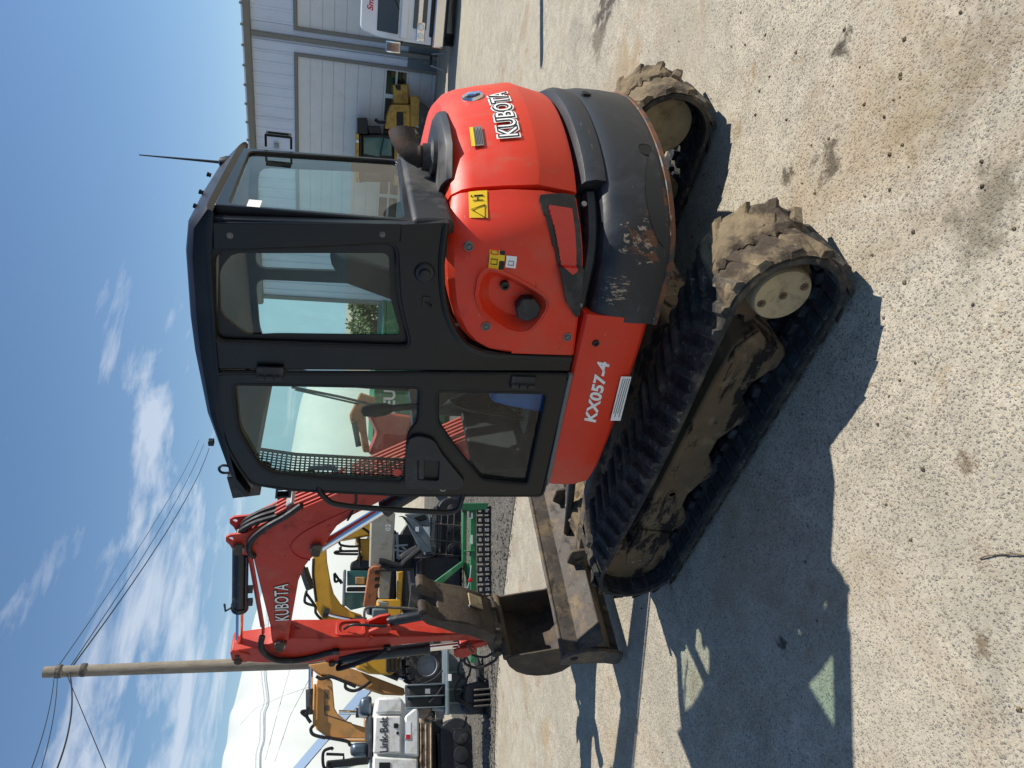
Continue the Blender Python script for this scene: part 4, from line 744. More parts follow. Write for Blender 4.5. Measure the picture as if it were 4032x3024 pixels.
def cyl(name, a, b, r1, r2, frac, m1='cyl_black', m2='chrome', par=None):
    a, b = Vector(a), Vector(b); c = a.lerp(b, frac); d = (b-a).normalized()
    o = upart(M().lathe(a, d, [(0, r1*.8), (.02, r1), ((c-a).length-.04, r1), ((c-a).length-.04, r1*1.12), ((c-a).length, r1*1.12), ((c-a).length+.004, r2*1.2)], 22), name, m1, par)
    upart(M().lathe(c, d, [(-.01, r2), ((b-c).length, r2)], 20), 'cylinder_rod', m2, o if par is None else par)
    return o
ac = cyl('arm_cylinder', (1.722, YM, 2.612), (2.775, YM, 2.668), .053, .026, .655)
upart(M().tube([(1.85, YM+.05, 2.575), (2.36, YM+.05, 2.60)], .009, 6).box(2.2, 2.24, YM-.02, YM+.02, 2.555, 2.59).box(2.33, 2.37, YM-.02, YM+.02, 2.56, 2.595), 'cylinder_port', 'cyl_black', ac)
upart(M().tube([(2.37, YM+.03, 2.70), (2.40, YM+.03, 2.74), (2.33, YM+.03, 2.742)], .008, 6), 'grease_line', 'cyl_black', ac)
pa, pb = UY(742, 1152, YM), UY(880, 1068, YM); dv = Vector((pb[0]-pa[0], 0, pb[1]-pa[1])).normalized(); va = Vector((pa[0], YM, pa[1])); vb = Vector((pb[0], YM, pb[1]))
bc = cyl('boom_cylinder', vb+dv*.62, va-dv*.20, .055, .036, .60)
upart(M().prism([(.42, .70), (.42, 1.0), (.62, 1.06), (.80, 1.10), (.92, 1.03), (.92, .90), (.80, .66), (.6, .62)], YM-.16, YM+.16), 'swing_bracket', 'cyl_black', bevel=.02)
# arm
ar = [(2.765, 2.712), (2.80, 2.722), (2.868, 2.71), (2.885, 2.66), (2.913, 2.532), (2.95, 2.25), (2.955, 2.15), (2.932, 2.05), (2.85, 1.78), (2.80, 1.50), (2.782, 1.25), (2.79, .95), (2.80, .80), (2.76, .755), (2.715, .78), (2.70, .86), (2.712, 1.25), (2.690, 1.72), (2.668, 2.09), (2.655, 2.28), (2.672, 2.36), (2.70, 2.42), (2.735, 2.50)]
AR = upart(M().prism(ar, YF, YN), 'arm', 'red_boom', bevel=.008)
upart(M().prism(rnd_poly([(2.745, 2.72), (2.87, 2.71), (2.89, 2.60), (2.80, 2.58)], .03, 3), YN-.005, YN+.012), 'arm_lug', 'red_boom', AR, bevel=.004)
upart(M().lathe((2.865, YN+.012, 2.668), (0, 1, 0), [(0, .03), (.012, .028), (.013, 0)], 16).box(2.80, 2.865, YN+.012, YN+.02, 2.655, 2.682), 'pin', 'bucket_steel', AR)
upart(M().plate(rnd_poly([(-.255, 1.98), (-.115, 1.98), (-.11, 1.76), (-.26, 1.76)], .03, 3), [rnd_poly([(-.235, 1.955), (-.135, 1.955), (-.13, 1.785), (-.24, 1.785)], .05, 3)], 2.665, 2.692, ax='x'), 'raised_frame', 'red_boom', AR, bevel=.004)
for y in (-.235, -.135): upart(M().prism([(2.69, 1.735), (2.66, 1.74), (2.615, 1.66), (2.60, 1.585), (2.635, 1.565), (2.695, 1.60)], y-.012, y+.012), 'thumb_lug', 'red_boom', AR, bevel=.005)
bk = cyl('bucket_cylinder', (2.985, YM+.03, 2.0), (2.905, YM+.03, 1.03), .046, .026, .77)
upart(M().prism([(2.90, 2.06), (2.97, 2.05), (3.01, 2.0), (2.98, 1.95), (2.90, 1.95)], YM-.07, YM-.05).prism([(2.90, 2.06), (2.97, 2.05), (3.01, 2.0), (2.98, 1.95), (2.90, 1.95)], YM+.05, YM+.07), 'cylinder_bracket', 'red_boom', AR, bevel=.004)
upart(M().tube([(2.975, YM-.09, 2.0), (2.975, YM+.095, 2.0)], .024, 14), 'pin', 'bucket_steel', AR)
for k, pts in enumerate(([(2.815, YN+.012, 1.96), (2.81, YN+.014, 1.85), (2.80, YN+.013, 1.62)], )): upart(M().tube(bez(pts, 4), .010, 8), 'hydraulic_pipe', 'red_boom', AR)
upart(M().box(2.79, 2.83, YN, YN+.035, 1.95, 2.0).box(2.78, 2.82, YN, YN+.03, 1.57, 1.62), 'pipe_clamp', 'cyl_black', AR, bevel=.003)
for s_, yy in ((1, YN+.03), (.6, YN+.045)): upart(M().tube(bez([(2.80, yy, 1.60), (2.85, yy+.02, 1.70), (2.93, yy+.02, 1.86*1), (2.985, yy, 1.96), (2.99, YM+.05, 1.90), (2.965, YM+.05, 1.80)], 5), .012, 8), 'hose', 'hose', AR)
for y in (YF-.018, YN+.018):
    upart(M().prism(rnd_poly([(2.86, 1.08), (2.95, 1.06), (2.965, .98), (2.90, .88), (2.83, .93)], .03, 3), y-.009, y+.009), 'bucket_link', 'red_boom', AR, bevel=.004)
    upart(M().tube([(2.90, y, .92), (2.80, y, .98)], .014, 8), 'bucket_link', 'bucket_steel', AR)
upart(M().prism(rnd_poly([(2.905, 1.02), (2.945, 1.0), (2.93, .86), (2.88, .735), (2.84, .75), (2.87, .88)], .02, 3), YM-.05, YM+.05), 'bucket_link', 'red_boom', AR, bevel=.006)
upart(M().tube(bez([(2.93, YN, .96), (3.02, YN+.03, .97), (3.08, YN+.04, .86), (3.03, YN+.03, .74), (2.95, YN+.02, .70)], 6), .011, 8), 'hose', 'hose', AR)
upart(M().tube(bez([(2.95, YN-.1, .93), (3.06, YN-.08, .90), (3.07, YN-.05, .78), (2.97, YN-.05, .70)], 6), .010, 8), 'hose', 'hose', AR)
# bucket
bky0, bky1 = -.475, .10
shell = [(2.72, .70), (2.775, .70), (2.85, .665), (2.92, .60), (2.968, .51), (2.99, .42), (2.988, .31), (2.955, .22), (2.90, .165), (2.80, .14), (2.64, .15), (2.575, .165)]
inn = [(x+(2.76-x)*.05, z+(.42-z)*.05) for x, z in shell]
BK = upart(M().prism(shell+inn[::-1], bky0, bky1), 'bucket', 'bucket_steel', smooth=40, bevel=.003)
sidep = [(2.735, .69)]+shell[1:-1]+[(2.60, .16), (2.625, .20), (2.665, .285), (2.70, .48)]
for y0, y1 in ((bky0-.012, bky0+.004), (bky1-.004, bky1+.012)): upart(M().prism(sidep, y0, y1), 'bucket_side', 'bucket_steel', BK, bevel=.004)
upart(M().tube([(2.745, bky0-.005, .695), (2.745, bky1+.005, .695)], .034, 16), 'top_tube', 'bucket_steel', BK)
upart(M().prism([(2.62, .158), (2.52, .150), (2.52, .135), (2.64, .13)], bky0-.01, bky1+.01), 'cutting_edge', 'bucket_steel', BK, bevel=.003)
for y0, y1 in ((-.325, -.30), (-.075, -.05)): upart(M().prism(rnd_poly([(2.71, .67), (2.70, .76), (2.735, .83), (2.79, .82), (2.87, .78), (2.92, .70), (2.93, .60), (2.80, .66)], .03, 3), y0, y1), 'bucket_ear', 'bucket_steel', BK, bevel=.005)
for x, z in ((2.76, .785), (2.88, .745)): upart(M().tube([(x, -.35, z), (x, -.02, z)], .028, 16), 'pin', 'bucket_steel', BK, bevel=.004)
# hydraulic thumb folded up against the arm
thp = [(2.835, .70), (2.76, .69), (2.66, .74), (2.555, .86), (2.47, 1.02), (2.415, 1.22), (2.37, 1.30), (2.33, 1.335), (2.345, 1.375), (2.40, 1.375), (2.455, 1.325), (2.50, 1.23), (2.575, 1.09), (2.605, .985), (2.70, .835), (2.84, .775)]
TB = upart(M().prism(thp, -.02, .0), 'thumb', 'bucket_steel', bevel=.006)
upart(M().prism(thp, -.37, -.35), 'thumb_plate', 'bucket_steel', TB, bevel=.006)
upart(M().prism([(2.645, .765), (2.545, .875), (2.462, 1.03), (2.405, 1.24), (2.43, 1.25), (2.487, 1.04), (2.565, .89), (2.66, .785)], -.36, -.01), 'thumb_face', 'bucket_steel', TB, bevel=.005)
for y0, y1 in ((-.36, -.255), (-.115, -.01)):
    upart(M().prism(rnd_poly([(2.425, 1.20), (2.38, 1.29), (2.315, 1.345), (2.305, 1.39), (2.345, 1.405), (2.42, 1.36), (2.47, 1.26)], .02, 3), y0, y1), 'thumb_tine', 'bucket_steel', TB, bevel=.015)
upart(M().prism([(2.475, .985), (2.535, .875), (2.525, .87), (2.465, .98)], -.30, -.18), 'wear_pad', 'hub_mud', TB, bevel=.003)
for z, x in ((.765, 2.66), (.745, 2.80)): upart(M().tube([(x, -.40, z), (x, .03, z)], .03, 16), 'pin', 'bucket_steel', TB, bevel=.004)
for y in (-.30, -.08): upart(M().lathe((2.66, y, .765), (0, 1, 0), [(-.035, .05), (.035, .05)], 18), 'thumb_boss', 'bucket_steel', TB, bevel=.006)
tcy = cyl('thumb_cylinder', (2.625, YM, 1.60), (2.50, YM, .98), .038, .02, .72)
upart(M().tube(bez([(2.625, YM+.03, 1.55), (2.60, YM+.06, 1.66), (2.58, YM+.05, 1.85), (2.66, YM+.02, 1.92)], 5), .010, 8), 'hose', 'hose', tcy)
# ================================================================== surroundings: frames that stand on the yard and face the camera
K1 = lambda x, y: (466.3+x/3.506, 1261.8+y/3.506)
K2 = lambda x, y: (630.9+x/5.04, 1042.4+y/5.04)
K6 = lambda x, y: (740.6+x/5.4975, 109.7+y/5.4975)
K7 = lambda x, y: (548.6+x/4.480, y/4.480)
KC = lambda x, y: (493.7+x/3.0236, 521.2+y/3.0236)
ID = lambda x, y: (x, y)
class Stage:                                                # local x = to the right, y = away from the camera, z = up
    def __init__(s, X, Y, K=ID, turn=0., dist=None):
        s.P = G(*K(X, Y)); 
        if dist:
            d = ray(*K(X, Y)); h = math.hypot(d[0], d[1]); s.P = CAMP+d*dist/h; s.P[2] = gz(s.P[0], s.P[1])
        d = (s.P-CAMP)[:2]; d = d/np.linalg.norm(d); a = math.atan2(-d[0], d[1])+turn; s.rz = a
        s.r = np.array([math.cos(a), math.sin(a), 0]); s.n = np.array([-math.sin(a), math.cos(a), 0]); s.K = K
    def p(s, X, Y, dep=0.):
        d = ray(*s.K(X, Y)); t = (s.n@(s.P-CAMP)+dep)/(s.n@d); q = CAMP+t*d-s.P; return (float(q@s.r), float(q[2]))
    def poly(s, pts, dep=0.): return [s.p(x, y, dep) for x, y in pts]
    def thing(s, name, label, cat, group=None): s.o = thing(name, label, cat, tuple(s.P), s.rz, group); return s.o
def pt(mb, name, m, par, **k): return mb.build(name, MT[m], par, **k)
mat('white_paint', lin('d9d8d2'), .45, var=.08, vs_=2, dirt=[(lin('a59b88'), 3, .52, .72, .8), (lin('7a6a55'), 9, .66, .74, .9)])
mat('tan_paint', lin('c08a4e'), .5, var=.12, vs_=2, dirt=[(lin('96744c'), 3, .5, .7, .8), (lin('5b4630'), 9, .66, .74, .9)])
mat('yellow_paint', lin('d09a2c'), .45, var=.1, vs_=2, dirt=[(lin('a9823c'), 3, .52, .72, .8), (lin('5b4a30'), 10, .66, .72, .9)])
mat('dozer_yellow', lin('c79a45'), .55, var=.14, vs_=2, dirt=[(lin('8d6b3a'), 3, .48, .68, .85), (lin('4a3826'), 8, .62, .70, .9)])
mat('green_paint', lin('2f7048'), .5, var=.14, vs_=3, dirt=[(lin('6f9a78'), 6, .56, .72, .7), (lin('4c4a38'), 8, .64, .72, .9)])
mat('grey_beam', lin('a09a8a'), .6, var=.1, vs_=3, dirt=[(lin('77705f'), 4, .55, .7, .8)])
mat('slate_paint', lin('5f6b70'), .5, var=.16, vs_=4, dirt=[(lin('8b8a80'), 6, .56, .7, .8)])
mat('rust_orange', lin('a2613d'), .7, var=.2, vs_=6, dirt=[(lin('5c3a28'), 6, .54, .66, .9)])
mat('dark_steel', lin('26282b'), .55, var=.3, vs_=6, dirt=[(lin('55524b'), 6, .55, .7, .9)])
mat('old_steel', lin('4f4a43'), .7, var=.3, vs_=8, dirt=[(lin('8a8276'), 8, .55, .68, .9)])
mat('tyre', lin('202124'), .85, var=.25, vs_=8, dirt=[(lin('5a564e'), 6, .52, .7, .95)])
mat('rim_grey', lin('8b8f92'), .5, var=.15, vs_=8)
mat('log', lin('9a8670'), .9, var=.3, vs_=8, bump=.5, bs=18, dirt=[(lin('5c4a38'), 7, .52, .64, .95)])
mat('dark_glass', lin('16262c'), .06, var=.1, coat=.6)
mat('teal_glass', lin('3c6a66'), .06, var=.15, vs_=3, coat=.6)
mat('wall_metal', lin('ccd5e4'), .5, var=.04, vs_=1.2, dirt=[(lin('b4bdcb'), 1.2, .55, .75, .6, (1, 1, .2))])
mat('wall_trim', lin('77756e'), .5, var=.08)
mat('door_panel', lin('d2d4d4'), .55, var=.05, vs_=2, dirt=[(lin('c0c0bb'), 2.0, .56, .75, .7)])
mat('truck_white', lin('e6e8ea'), .22, var=.03, coat=.7)
mat('truck_grille', lin('5a5b55'), .5, var=.1)
mat('orange_plastic', lin('e07a1c'), .4, var=.06)
mat('text_dark', lin('3a3a3c'), .5, var=.05)
mat('text_red', lin('c0202c'), .4, var=.05)
mat('fabric', lin('b9bdb8'), .75, var=.04, vs_=.6, bump=.15, bs=3)
mat('fabric_shadow', lin('7e93ad'), .75, var=.05, vs_=.8)  # blue-grey of a cast shadow, put into the colour
mat('wood', lin('8a8173'), .85, var=.2, vs_=3, bump=.3, bs=12, dirt=[(lin('6a5f50'), 4, .5, .7, .95, (6, 6, .4))])
mat('wire', lin('15161a'), .6, var=.1)
mat('gravel', lin('57534c'), .95, var=.4, vs_=30, bump=.9, bs=60, dirt=[(lin('9b958a'), 40, .56, .62, .95), (lin('4a4640'), 3, .5, .65, .95)])
mat('leaf', lin('4d6234'), .6, var=.35, vs_=9)
mat('bark', lin('6a5a48'), .9, var=.3, vs_=8)
mat('canister', lin('5b6770'), .35, metal=.7, var=.2)
# ---- gravel verge along the foot of the parked machines
ge = [G(*q) for q in [(1068, 1900), (1069, 1650), (1071, 1560), (1077, 1400), (1092, 1250), (1113, 1090), (1122, 1000), (1140, 880)]]
fwd = np.array([math.sin(YAW), -math.cos(YAW), 0]); m = M(); rings = []
for q in ge:
    row = []
    for k in range(14):
        w_ = q+fwd*k*.9; j = .05*noise.noise(Vector((q[0]*3, q[1]*3, k)))
        row.append((w_[0]+j*(k == 0), w_[1]+j*(k == 0), gz(w_[0], w_[1])+.008+.012*min(k, 1)))
    rings.append(row)
fine = []
for a, b in zip(rings, rings[1:]):
    for i in range(6): fine.append([tuple(Vector(p).lerp(Vector(q), i/6)+Vector((0, 0, .0))) for p, q in zip(a, b)])
fine.append(rings[-1])
for i, r_ in enumerate(fine): p0 = Vector(r_[0]); fine[i] = [tuple(p0+Vector((.12*noise.noise(p0*1.7), .12*noise.noise(p0*1.7+Vector((9, 0, 0))), 0)))]+r_[1:]
struct(m.loft(fine, closed=False).build('gravel_verge', MT['gravel'], smooth=60))
gs = M(); rnd = random.Random(3)                            # loose stones on the verge
for k in range(2600):
    i = rnd.randrange(len(fine)-1); a = Vector(fine[i][0]).lerp(Vector(fine[i+1][0]), rnd.random()); a += Vector(tuple(fwd))*(rnd.random()**1.5*4.5-.10); s_ = rnd.uniform(.008, .026)
    z = gz(a.x, a.y)+.018+s_*.3; v = []
    for dx_, dy_, dz_ in ((1, 0, 0), (-1, 0, 0), (0, 1, 0), (0, -1, 0), (0, 0, 1), (0, 0, -1)):
        q = s_*rnd.uniform(.6, 1.2); v.append((a.x+dx_*q, a.y+dy_*q, z+dz_*q*.7))
    gs.add(v, [(0, 2, 4), (2, 1, 4), (1, 3, 4), (3, 0, 4), (2, 0, 5), (1, 2, 5), (3, 1, 5), (0, 3, 5)])
o = gs.build('loose_gravel', MT['gravel'], smooth=0); o['kind'] = 'stuff'; tag(o, 'loose grey gravel scattered along the verge by the parked machines', 'gravel')
# pebbles and mud crumbs near the tracks
gs = M()
for k in range(420):
    a = Vector((rnd.gauss(-1.6, 1.6), rnd.gauss(.2, 1.6), 0)); s_ = rnd.uniform(.003, .011)*(1 if rnd.random() < .93 else 2); z = gz(a.x, a.y)+s_*.35; v = []
    for dx_, dy_, dz_ in ((1, 0, 0), (-1, 0, 0), (0, 1, 0), (0, -1, 0), (0, 0, 1), (0, 0, -1)):
        q = s_*rnd.uniform(.6, 1.2); v.append((a.x+dx_*q, a.y+dy_*q, z+dz_*q*.7))
    gs.add(v, [(0, 2, 4), (2, 1, 4), (1, 3, 4), (3, 0, 4), (2, 0, 5), (1, 2, 5), (3, 1, 5), (0, 3, 5)])
o = gs.build('mud_crumbs', MT['mud'], smooth=0); o['kind'] = 'stuff'; tag(o, 'crumbs of dry mud and pebbles on the concrete by the tracks', 'mud crumbs')
# ================================================================== metal workshop on the right
hw = R(5.3); wn = np.array([-math.sin(hw), math.cos(hw), 0]); wd = np.array([math.cos(hw), math.sin(hw), 0]); B0 = G(941, 175)
def WP(X, Y, off=0.):                                       # pixel on the wall -> (distance along the wall from B0 towards the left, height)
    d = ray(X, Y); t = (wn@(B0-CAMP)+off)/(wn@d); q = CAMP+t*d-B0; return (float(q@wd), float(q[2]))
WB = thing('metal_workshop', 'long pale grey ribbed metal workshop with tall roller doors', 'building', tuple(B0), hw)
xl = WP(700, 648)[0]; xr = WP(700, -420)[0]; ze = (WP(520, 10)[1]+WP(545, 340)[1])/2; zb = -.9
dtop = (WP(640, 20)[1]+WP(647, 330)[1])/2
dA1 = WP(642, 57)[0]; dA0 = dA1-4.9; dB0 = WP(643, 121)[0]; dB1 = dB0+4.9
def wallpanel(x0, x1, z0, z1):                              # one ribbed sheet
    m = M(); n = max(1, round((x1-x0)/.305)); w_ = (x1-x0)/n; P = []
    for k in range(n):
        a = x0+k*w_; P += [(a, 0), (a+w_*.74, 0), (a+w_*.80, .032), (a+w_*.94, .032)]
    P.append((x1, 0)); m.loft([[(x, y, z) for x, y in P] for z in (z0, z1)], closed=False)
    return m
xs_ = [xr]; cutsx = sorted([dA0, dA1, dB0, dB1])
segs = [(xr, dA0, zb), (dA0, dA1, dtop), (dA1, dB0, zb), (dB0, dB1, dtop), (dB1, xl, zb)]
for a, b, z0 in segs:
    n = max(1, round((b-a)/.92))
    for k in range(n): pt(wallpanel(a+(b-a)*k/n, a+(b-a)*(k+1)/n-.004, z0, ze), 'wall_panel', 'wall_metal', WB, smooth=0)
pt(M().box(xr, xl, -14, -2.6, zb, ze-.02), 'wall_core', 'wall_trim', WB)
pt(M().prism([(-14.4, ze-.05), (-14.4, ze+.03), (-7, ze+1.0), (.22, ze+.03), (.22, ze-.05), (-7, ze+.9)], xr-.2, xl+.2, ax='x'), 'roof', 'wall_metal', WB)
gt = pt(M().prism([(.05, ze-.20), (.20, ze-.18), (.24, ze-.02), (.05, ze-.02)], xr, xl+.2, ax='x'), 'gutter', 'wall_trim', WB)
for k in range(26):
    x = xr+(xl-xr)*(k+.5)/26; pt(M().box(x-.03, x+.03, .18, .26, ze-.02, ze+.06), 'gutter_strap', 'wall_trim', WB)
xd = WP(548.6, 69)[0]
pt(M().box(xd-.07, xd+.07, .04, .16, zb, ze-.18), 'downpipe', 'wall_trim', WB, bevel=.02)
pt(M().box(xl-.10, xl+.05, -.10, .06, zb, ze), 'corner_trim', 'wall_trim', WB)
pt(M().box(dB0-1.6, dB0-.05, .033, .05, zb, WP(880, 140)[1]), 'wall_wainscot', 'slate_paint', WB)
for nm, x0, x1 in (('A', dA0, dA1), ('B', dB0, dB1)):
    D_ = pt(M().box(x0-.10, x0, -.05, .06, zb, dtop).box(x1, x1+.10, -.05, .06, zb, dtop).box(x0-.10, x1+.10, -.05, .062, dtop, dtop+.10), 'door_frame', 'wall_trim', WB, bevel=.01)
    seams = [dtop]+[WP(v_, 160)[1] for v_ in (670, 696, 720.5, 746, 774, 803, 831, 883.5, 910, 935)]+[zb]
    for k in range(len(seams)-1):
        za_, zb2 = seams[k], seams[k+1]
        if k == 7:                                           # row of windows
            nw = 6; ww = (x1-x0)/nw; zm = (za_+zb2)/2
            holes = [[(x0+ww*i+.06, zz0), (x0+ww*(i+1)-.06, zz0), (x0+ww*(i+1)-.06, zz1), (x0+ww*i+.06, zz1)] for i in range(nw) for zz0, zz1 in ((zb2+.06, zm-.03), (zm+.03, za_-.06))]
            sec = pt(M().plate([(x0, zb2+.004), (x1, zb2+.004), (x1, za_-.004), (x0, za_-.004)], holes, -.045, -.018), 'door_section', 'door_panel', D_)
            for h in holes: pt(M().prism(h, -.038, -.034), 'pane', 'glass_clear', D_, smooth=0)
        else: pt(M().box(x0, x1, -.045, -.018, zb2+.003, za_-.003), 'door_section', 'door_panel', D_, bevel=.003)
lt = WP(597, 312); pt(M().box(lt[0]-.06, lt[0]+.06, .03, .16, lt[1]-.08, lt[1]+.06).box(lt[0]-.05, lt[0]+.05, .16, .18, lt[1]-.10, lt[1]+.0), 'wall_light', 'rim_grey', WB, bevel=.015)
# racks of yellow parts seen through the door windows
rk = thing('storage_rack', 'rack of yellow and brown machine parts behind the roller door windows', 'rack', tuple(B0-wn*1.4), hw)
rnd = random.Random(11)
# move the dark core back so that the bay behind the door stays open
for k in range(4): pt(M().box(dB0+.1, dB1-.1, -.5, .2, -.6+.75*k, -.55+.75*k), 'shelf', 'dark_steel', rk)
for k in range(26):
    x = dB0+.3+rnd.random()*4.2; lv = rnd.randrange(4); w_, h_ = rnd.uniform(.12, .35), rnd.uniform(.2, .55); a = rnd.uniform(-.4, .4)
    pt(M().prism([(x-w_, -.55+.75*lv), (x+w_, -.55+.75*lv), (x+w_*.7, -.55+.75*lv+h_), (x-w_*.8, -.55+.75*lv+h_*.8)], -.35+.1*a, .12), 'machine_part', ('yellow_paint', 'dozer_yellow', 'rust_orange', 'old_steel', 'dozer_yellow')[k % 5], rk, bevel=.02)
# ---- white cab-over truck
sg = Stage(1960, 220, K7); TK = sg.thing('truck', 'white cab-over truck parked nose out before the workshop door', 'truck'); q = sg.p
def P7(pts, dep=0.): return sg.poly(pts, dep)
zg = q(1985, 200)[1]; tx0, zt0 = q(1040, 280); xe_ = q(1700, 440)[0]; xw = q(1500, 410)[0]; zr_ = q(1035, 100)[1]
W_ = 2.2; xc = xe_+W_/2                                      # half of the truck lies outside the frame
zA, zB_, zC, zD = q(1190, 100)[1], q(1415, 100)[1], q(1710, 100)[1], q(1740, 100)[1]
cabp = lambda y0, x0, x1, z0, z1: [(x0, y0, z0), (x1, y0, z0), (x1, y0, z1), (x0, y0, z1)]
pt(M().loft([[(xc-W_/2*k, y, zD), (xc+W_/2*k, y, zD), (xc+W_/2*k, y, zB_-.05), (xc+W_/2*k*.97, y+.06*(y < 1), zA), (xc+W_/2*k*.90, y+.12*(y < 1), zr_-.06), (xc+W_/2*k*.84, y+.16*(y < 1), zr_), (xc-W_/2*k*.84, y+.16*(y < 1), zr_), (xc-W_/2*k*.90, y+.12*(y < 1), zr_-.06), (xc-W_/2*k*.97, y+.06*(y < 1), zA), (xc-W_/2*k, y, zB_-.05)] for y, k in ((0, .97), (.04, 1), (1.7, 1))]), 'cab_body', 'truck_white', TK, bevel=.05, seg=3)
pt(M().loft([[(xc-W_*.44, -.015, zB_+.02), (xc+W_*.44, -.015, zB_+.02), (xc+W_*.43, .05, zA-.02), (xc-W_*.43, .05, zA-.02)], [(xc-W_*.44, .03, zB_+.02), (xc+W_*.44, .03, zB_+.02), (xc+W_*.43, .09, zA-.02), (xc-W_*.43, .09, zA-.02)]]), 'windshield', 'dark_glass', TK, bevel=.02)
pt(M().box(xc-W_*.47, xc+W_*.47, -.04, .02, q(1500, 100)[1], zB_-.03), 'wiper_panel', 'truck_white', TK, bevel=.02)
for x in (xc-.45, xc+.3): pt(M().tube([(x, -.03, zB_+.02), (x+.45, .0, zB_+.3)], .012, 6), 'wiper', 'black_trim', TK)
for a, b in ((1550, 1590), (1640, 1680)): pt(M().box(xc-W_*.36, xc+W_*.36, -.02, .02, q(b, 100)[1], q(a, 100)[1]), 'grille', 'truck_grille', TK, bevel=.01)
pt(M().box(xc-W_*.36, xc+W_*.36, -.03, .0, q(1636, 100)[1], q(1594, 100)[1]), 'grille_bar', 'chrome', TK, bevel=.005)
for sx in (-1, 1):
    x = xc+sx*(W_/2-.26); pt(M().box(x-.20, x+.20, -.03, .04, q(1672, 100)[1], q(1585, 100)[1]), 'headlamp_bezel', 'chrome', TK, bevel=.02)
    for k in (-1, 1): pt(M().lathe((x+k*.09, -.032, (q(1672, 100)[1]+q(1585, 100)[1])/2), (0, -1, 0), [(0, .07), (.012, .06), (.02, 0)], 16), 'headlamp', 'lens', TK)
    pt(M().box(xc+sx*(W_/2-.1)-.14, xc+sx*(W_/2-.1)+.14, -.07, -.02, q(1842, 100)[1], q(1748, 100)[1]), 'indicator', 'orange_plastic', TK, bevel=.02)
    xm = xc+sx*(W_/2+.14); pt(M().box(xm-.12, xm+.12, -.15, -.02, q(1440, 100)[1], q(1290, 100)[1]), 'mirror', 'chrome', TK, bevel=.03)
    pt(M().tube([(xc+sx*W_*.48, .1, q(1460, 100)[1]), (xm, -.06, q(1430, 100)[1])], .018, 6), 'mirror_arm', 'black_trim', TK)
    pt(M().lathe((xc+sx*(W_/2-.30), .55, zg+.42), (sx, 0, 0), [(0, .42), (.02, .44), (.24, .44), (.27, .40), (.27, .26), (.20, .24), (.2, 0)], 26), 'wheel', 'tyre', TK)
pt(M().box(xc-W_/2-.02, xc+W_/2+.02, -.12, .12, q(1860, 100)[1], q(1750, 100)[1]), 'bumper', 'chrome', TK, bevel=.03)
pt(M().box(xc-W_*.42, xc+W_*.42, -.01, .02, q(1750, 100)[1], q(1712, 100)[1]), 'bumper_gap', 'black_trim', TK)
pt(M().box(xc-W_*.4, xc+W_*.4, .1, 1.5, zg+.25, q(1850, 100)[1]), 'chassis', 'dark_steel', TK)
pt(M().box(xc-W_/2, xc+W_/2, 1.85, 6.5, zg+.75, zg+.95), 'flat_bed', 'dark_steel', TK, bevel=.04)
for k in range(2): pt(M().lathe((xc-(W_/2-.3)*(1 if k else -1), 5.2, zg+.42), (1, 0, 0), [(-.13, .42), (-.11, .44), (.11, .44), (.13, .42), (.13, .2), (.0, 0)], 22), 'wheel', 'tyre', TK)
s0 = q(1155, 105); text('visor_name', 'Sm', MT['text_red'], TK, (s0[0], -.012, s0[1]), (1, 0, 0), (0, 0.12, 1), q(1095, 60)[1]-s0[1], bold=.03, shear=.25, ext=.02)
# ---- yellow bulldozer
sg = Stage(1090, 700, K6); BD = sg.thing('bulldozer', 'weathered yellow bulldozer with black roll cage beside the workshop door', 'bulldozer'); q = sg.p
zg = q(1110, 850)[1]-.05
def bd(pts, y0, y1, nm, m_, bev=.03): return pt(M().prism(sg.poly(pts), y0, y1), nm, m_, BD, bevel=bev)
bd([(590, 640), (800, 640), (800, 925), (500, 925), (530, 760), (570, 650)], -.1, 1.0, 'hood', 'dozer_yellow')
bd([(635, 725), (715, 725), (715, 915), (635, 915)], -.13, -.1, 'side_grille', 'black_trim', .005)
bd([(800, 540), (900, 545), (905, 900), (800, 900)], -.35, 1.2, 'radiator_guard', 'dozer_yellow')
bd([(905, 600), (985, 650), (1000, 690), (1070, 860), (1075, 930), (905, 930)], -.3, 1.1, 'belly', 'rust_orange')
bd([(600, 400), (780, 395), (790, 635), (610, 635)], .15, 1.6, 'push_blade', 'dozer_yellow', .04)
bd([(620, 400), (690, 402), (690, 470), (640, 460)], .13, .15, 'worn_patch', 'black_trim', .005)
bd([(195, 1000), (225, 1000), (225, 1560), (195, 1560)], -.2, 1.3, 'cab_roof', 'black_trim', .02)
bd([(155, 985), (190, 985), (190, 1560), (155, 1560)], -.25, 1.3, 'roof_rail', 'dozer_yellow', .01)
pt(M().lathe((*[q(172, 1070)[0], -.26, q(172, 1070)[1]],), (0, -1, 0), [(0, .05), (.03, .04), (.04, 0)], 12), 'roof_lamp', 'lens', BD)
bd([(170, 800), (290, 800), (300, 985), (175, 990)], -.1, 1.1, 'roll_cage', 'black_trim', .02)
bd([(290, 900), (450, 900), (450, 990), (310, 990)], .1, .9, 'roll_cage_post', 'black_trim', .02)
bd([(225, 995), (600, 1000), (610, 1560), (225, 1560)], .0, 1.1, 'cab_frame', 'black_trim', .03)
bd([(245, 1030), (480, 1030), (440, 1200), (440, 1260), (245, 1220)], -.02, .0, 'cab_window', 'teal_glass', .01)
bd([(490, 1040), (580, 1050), (580, 1250), (455, 1240), (460, 1190)], -.02, .0, 'cab_window', 'teal_glass', .01)
e0, e1, e2 = q(500, 850), q(430, 850), q(385, 815)
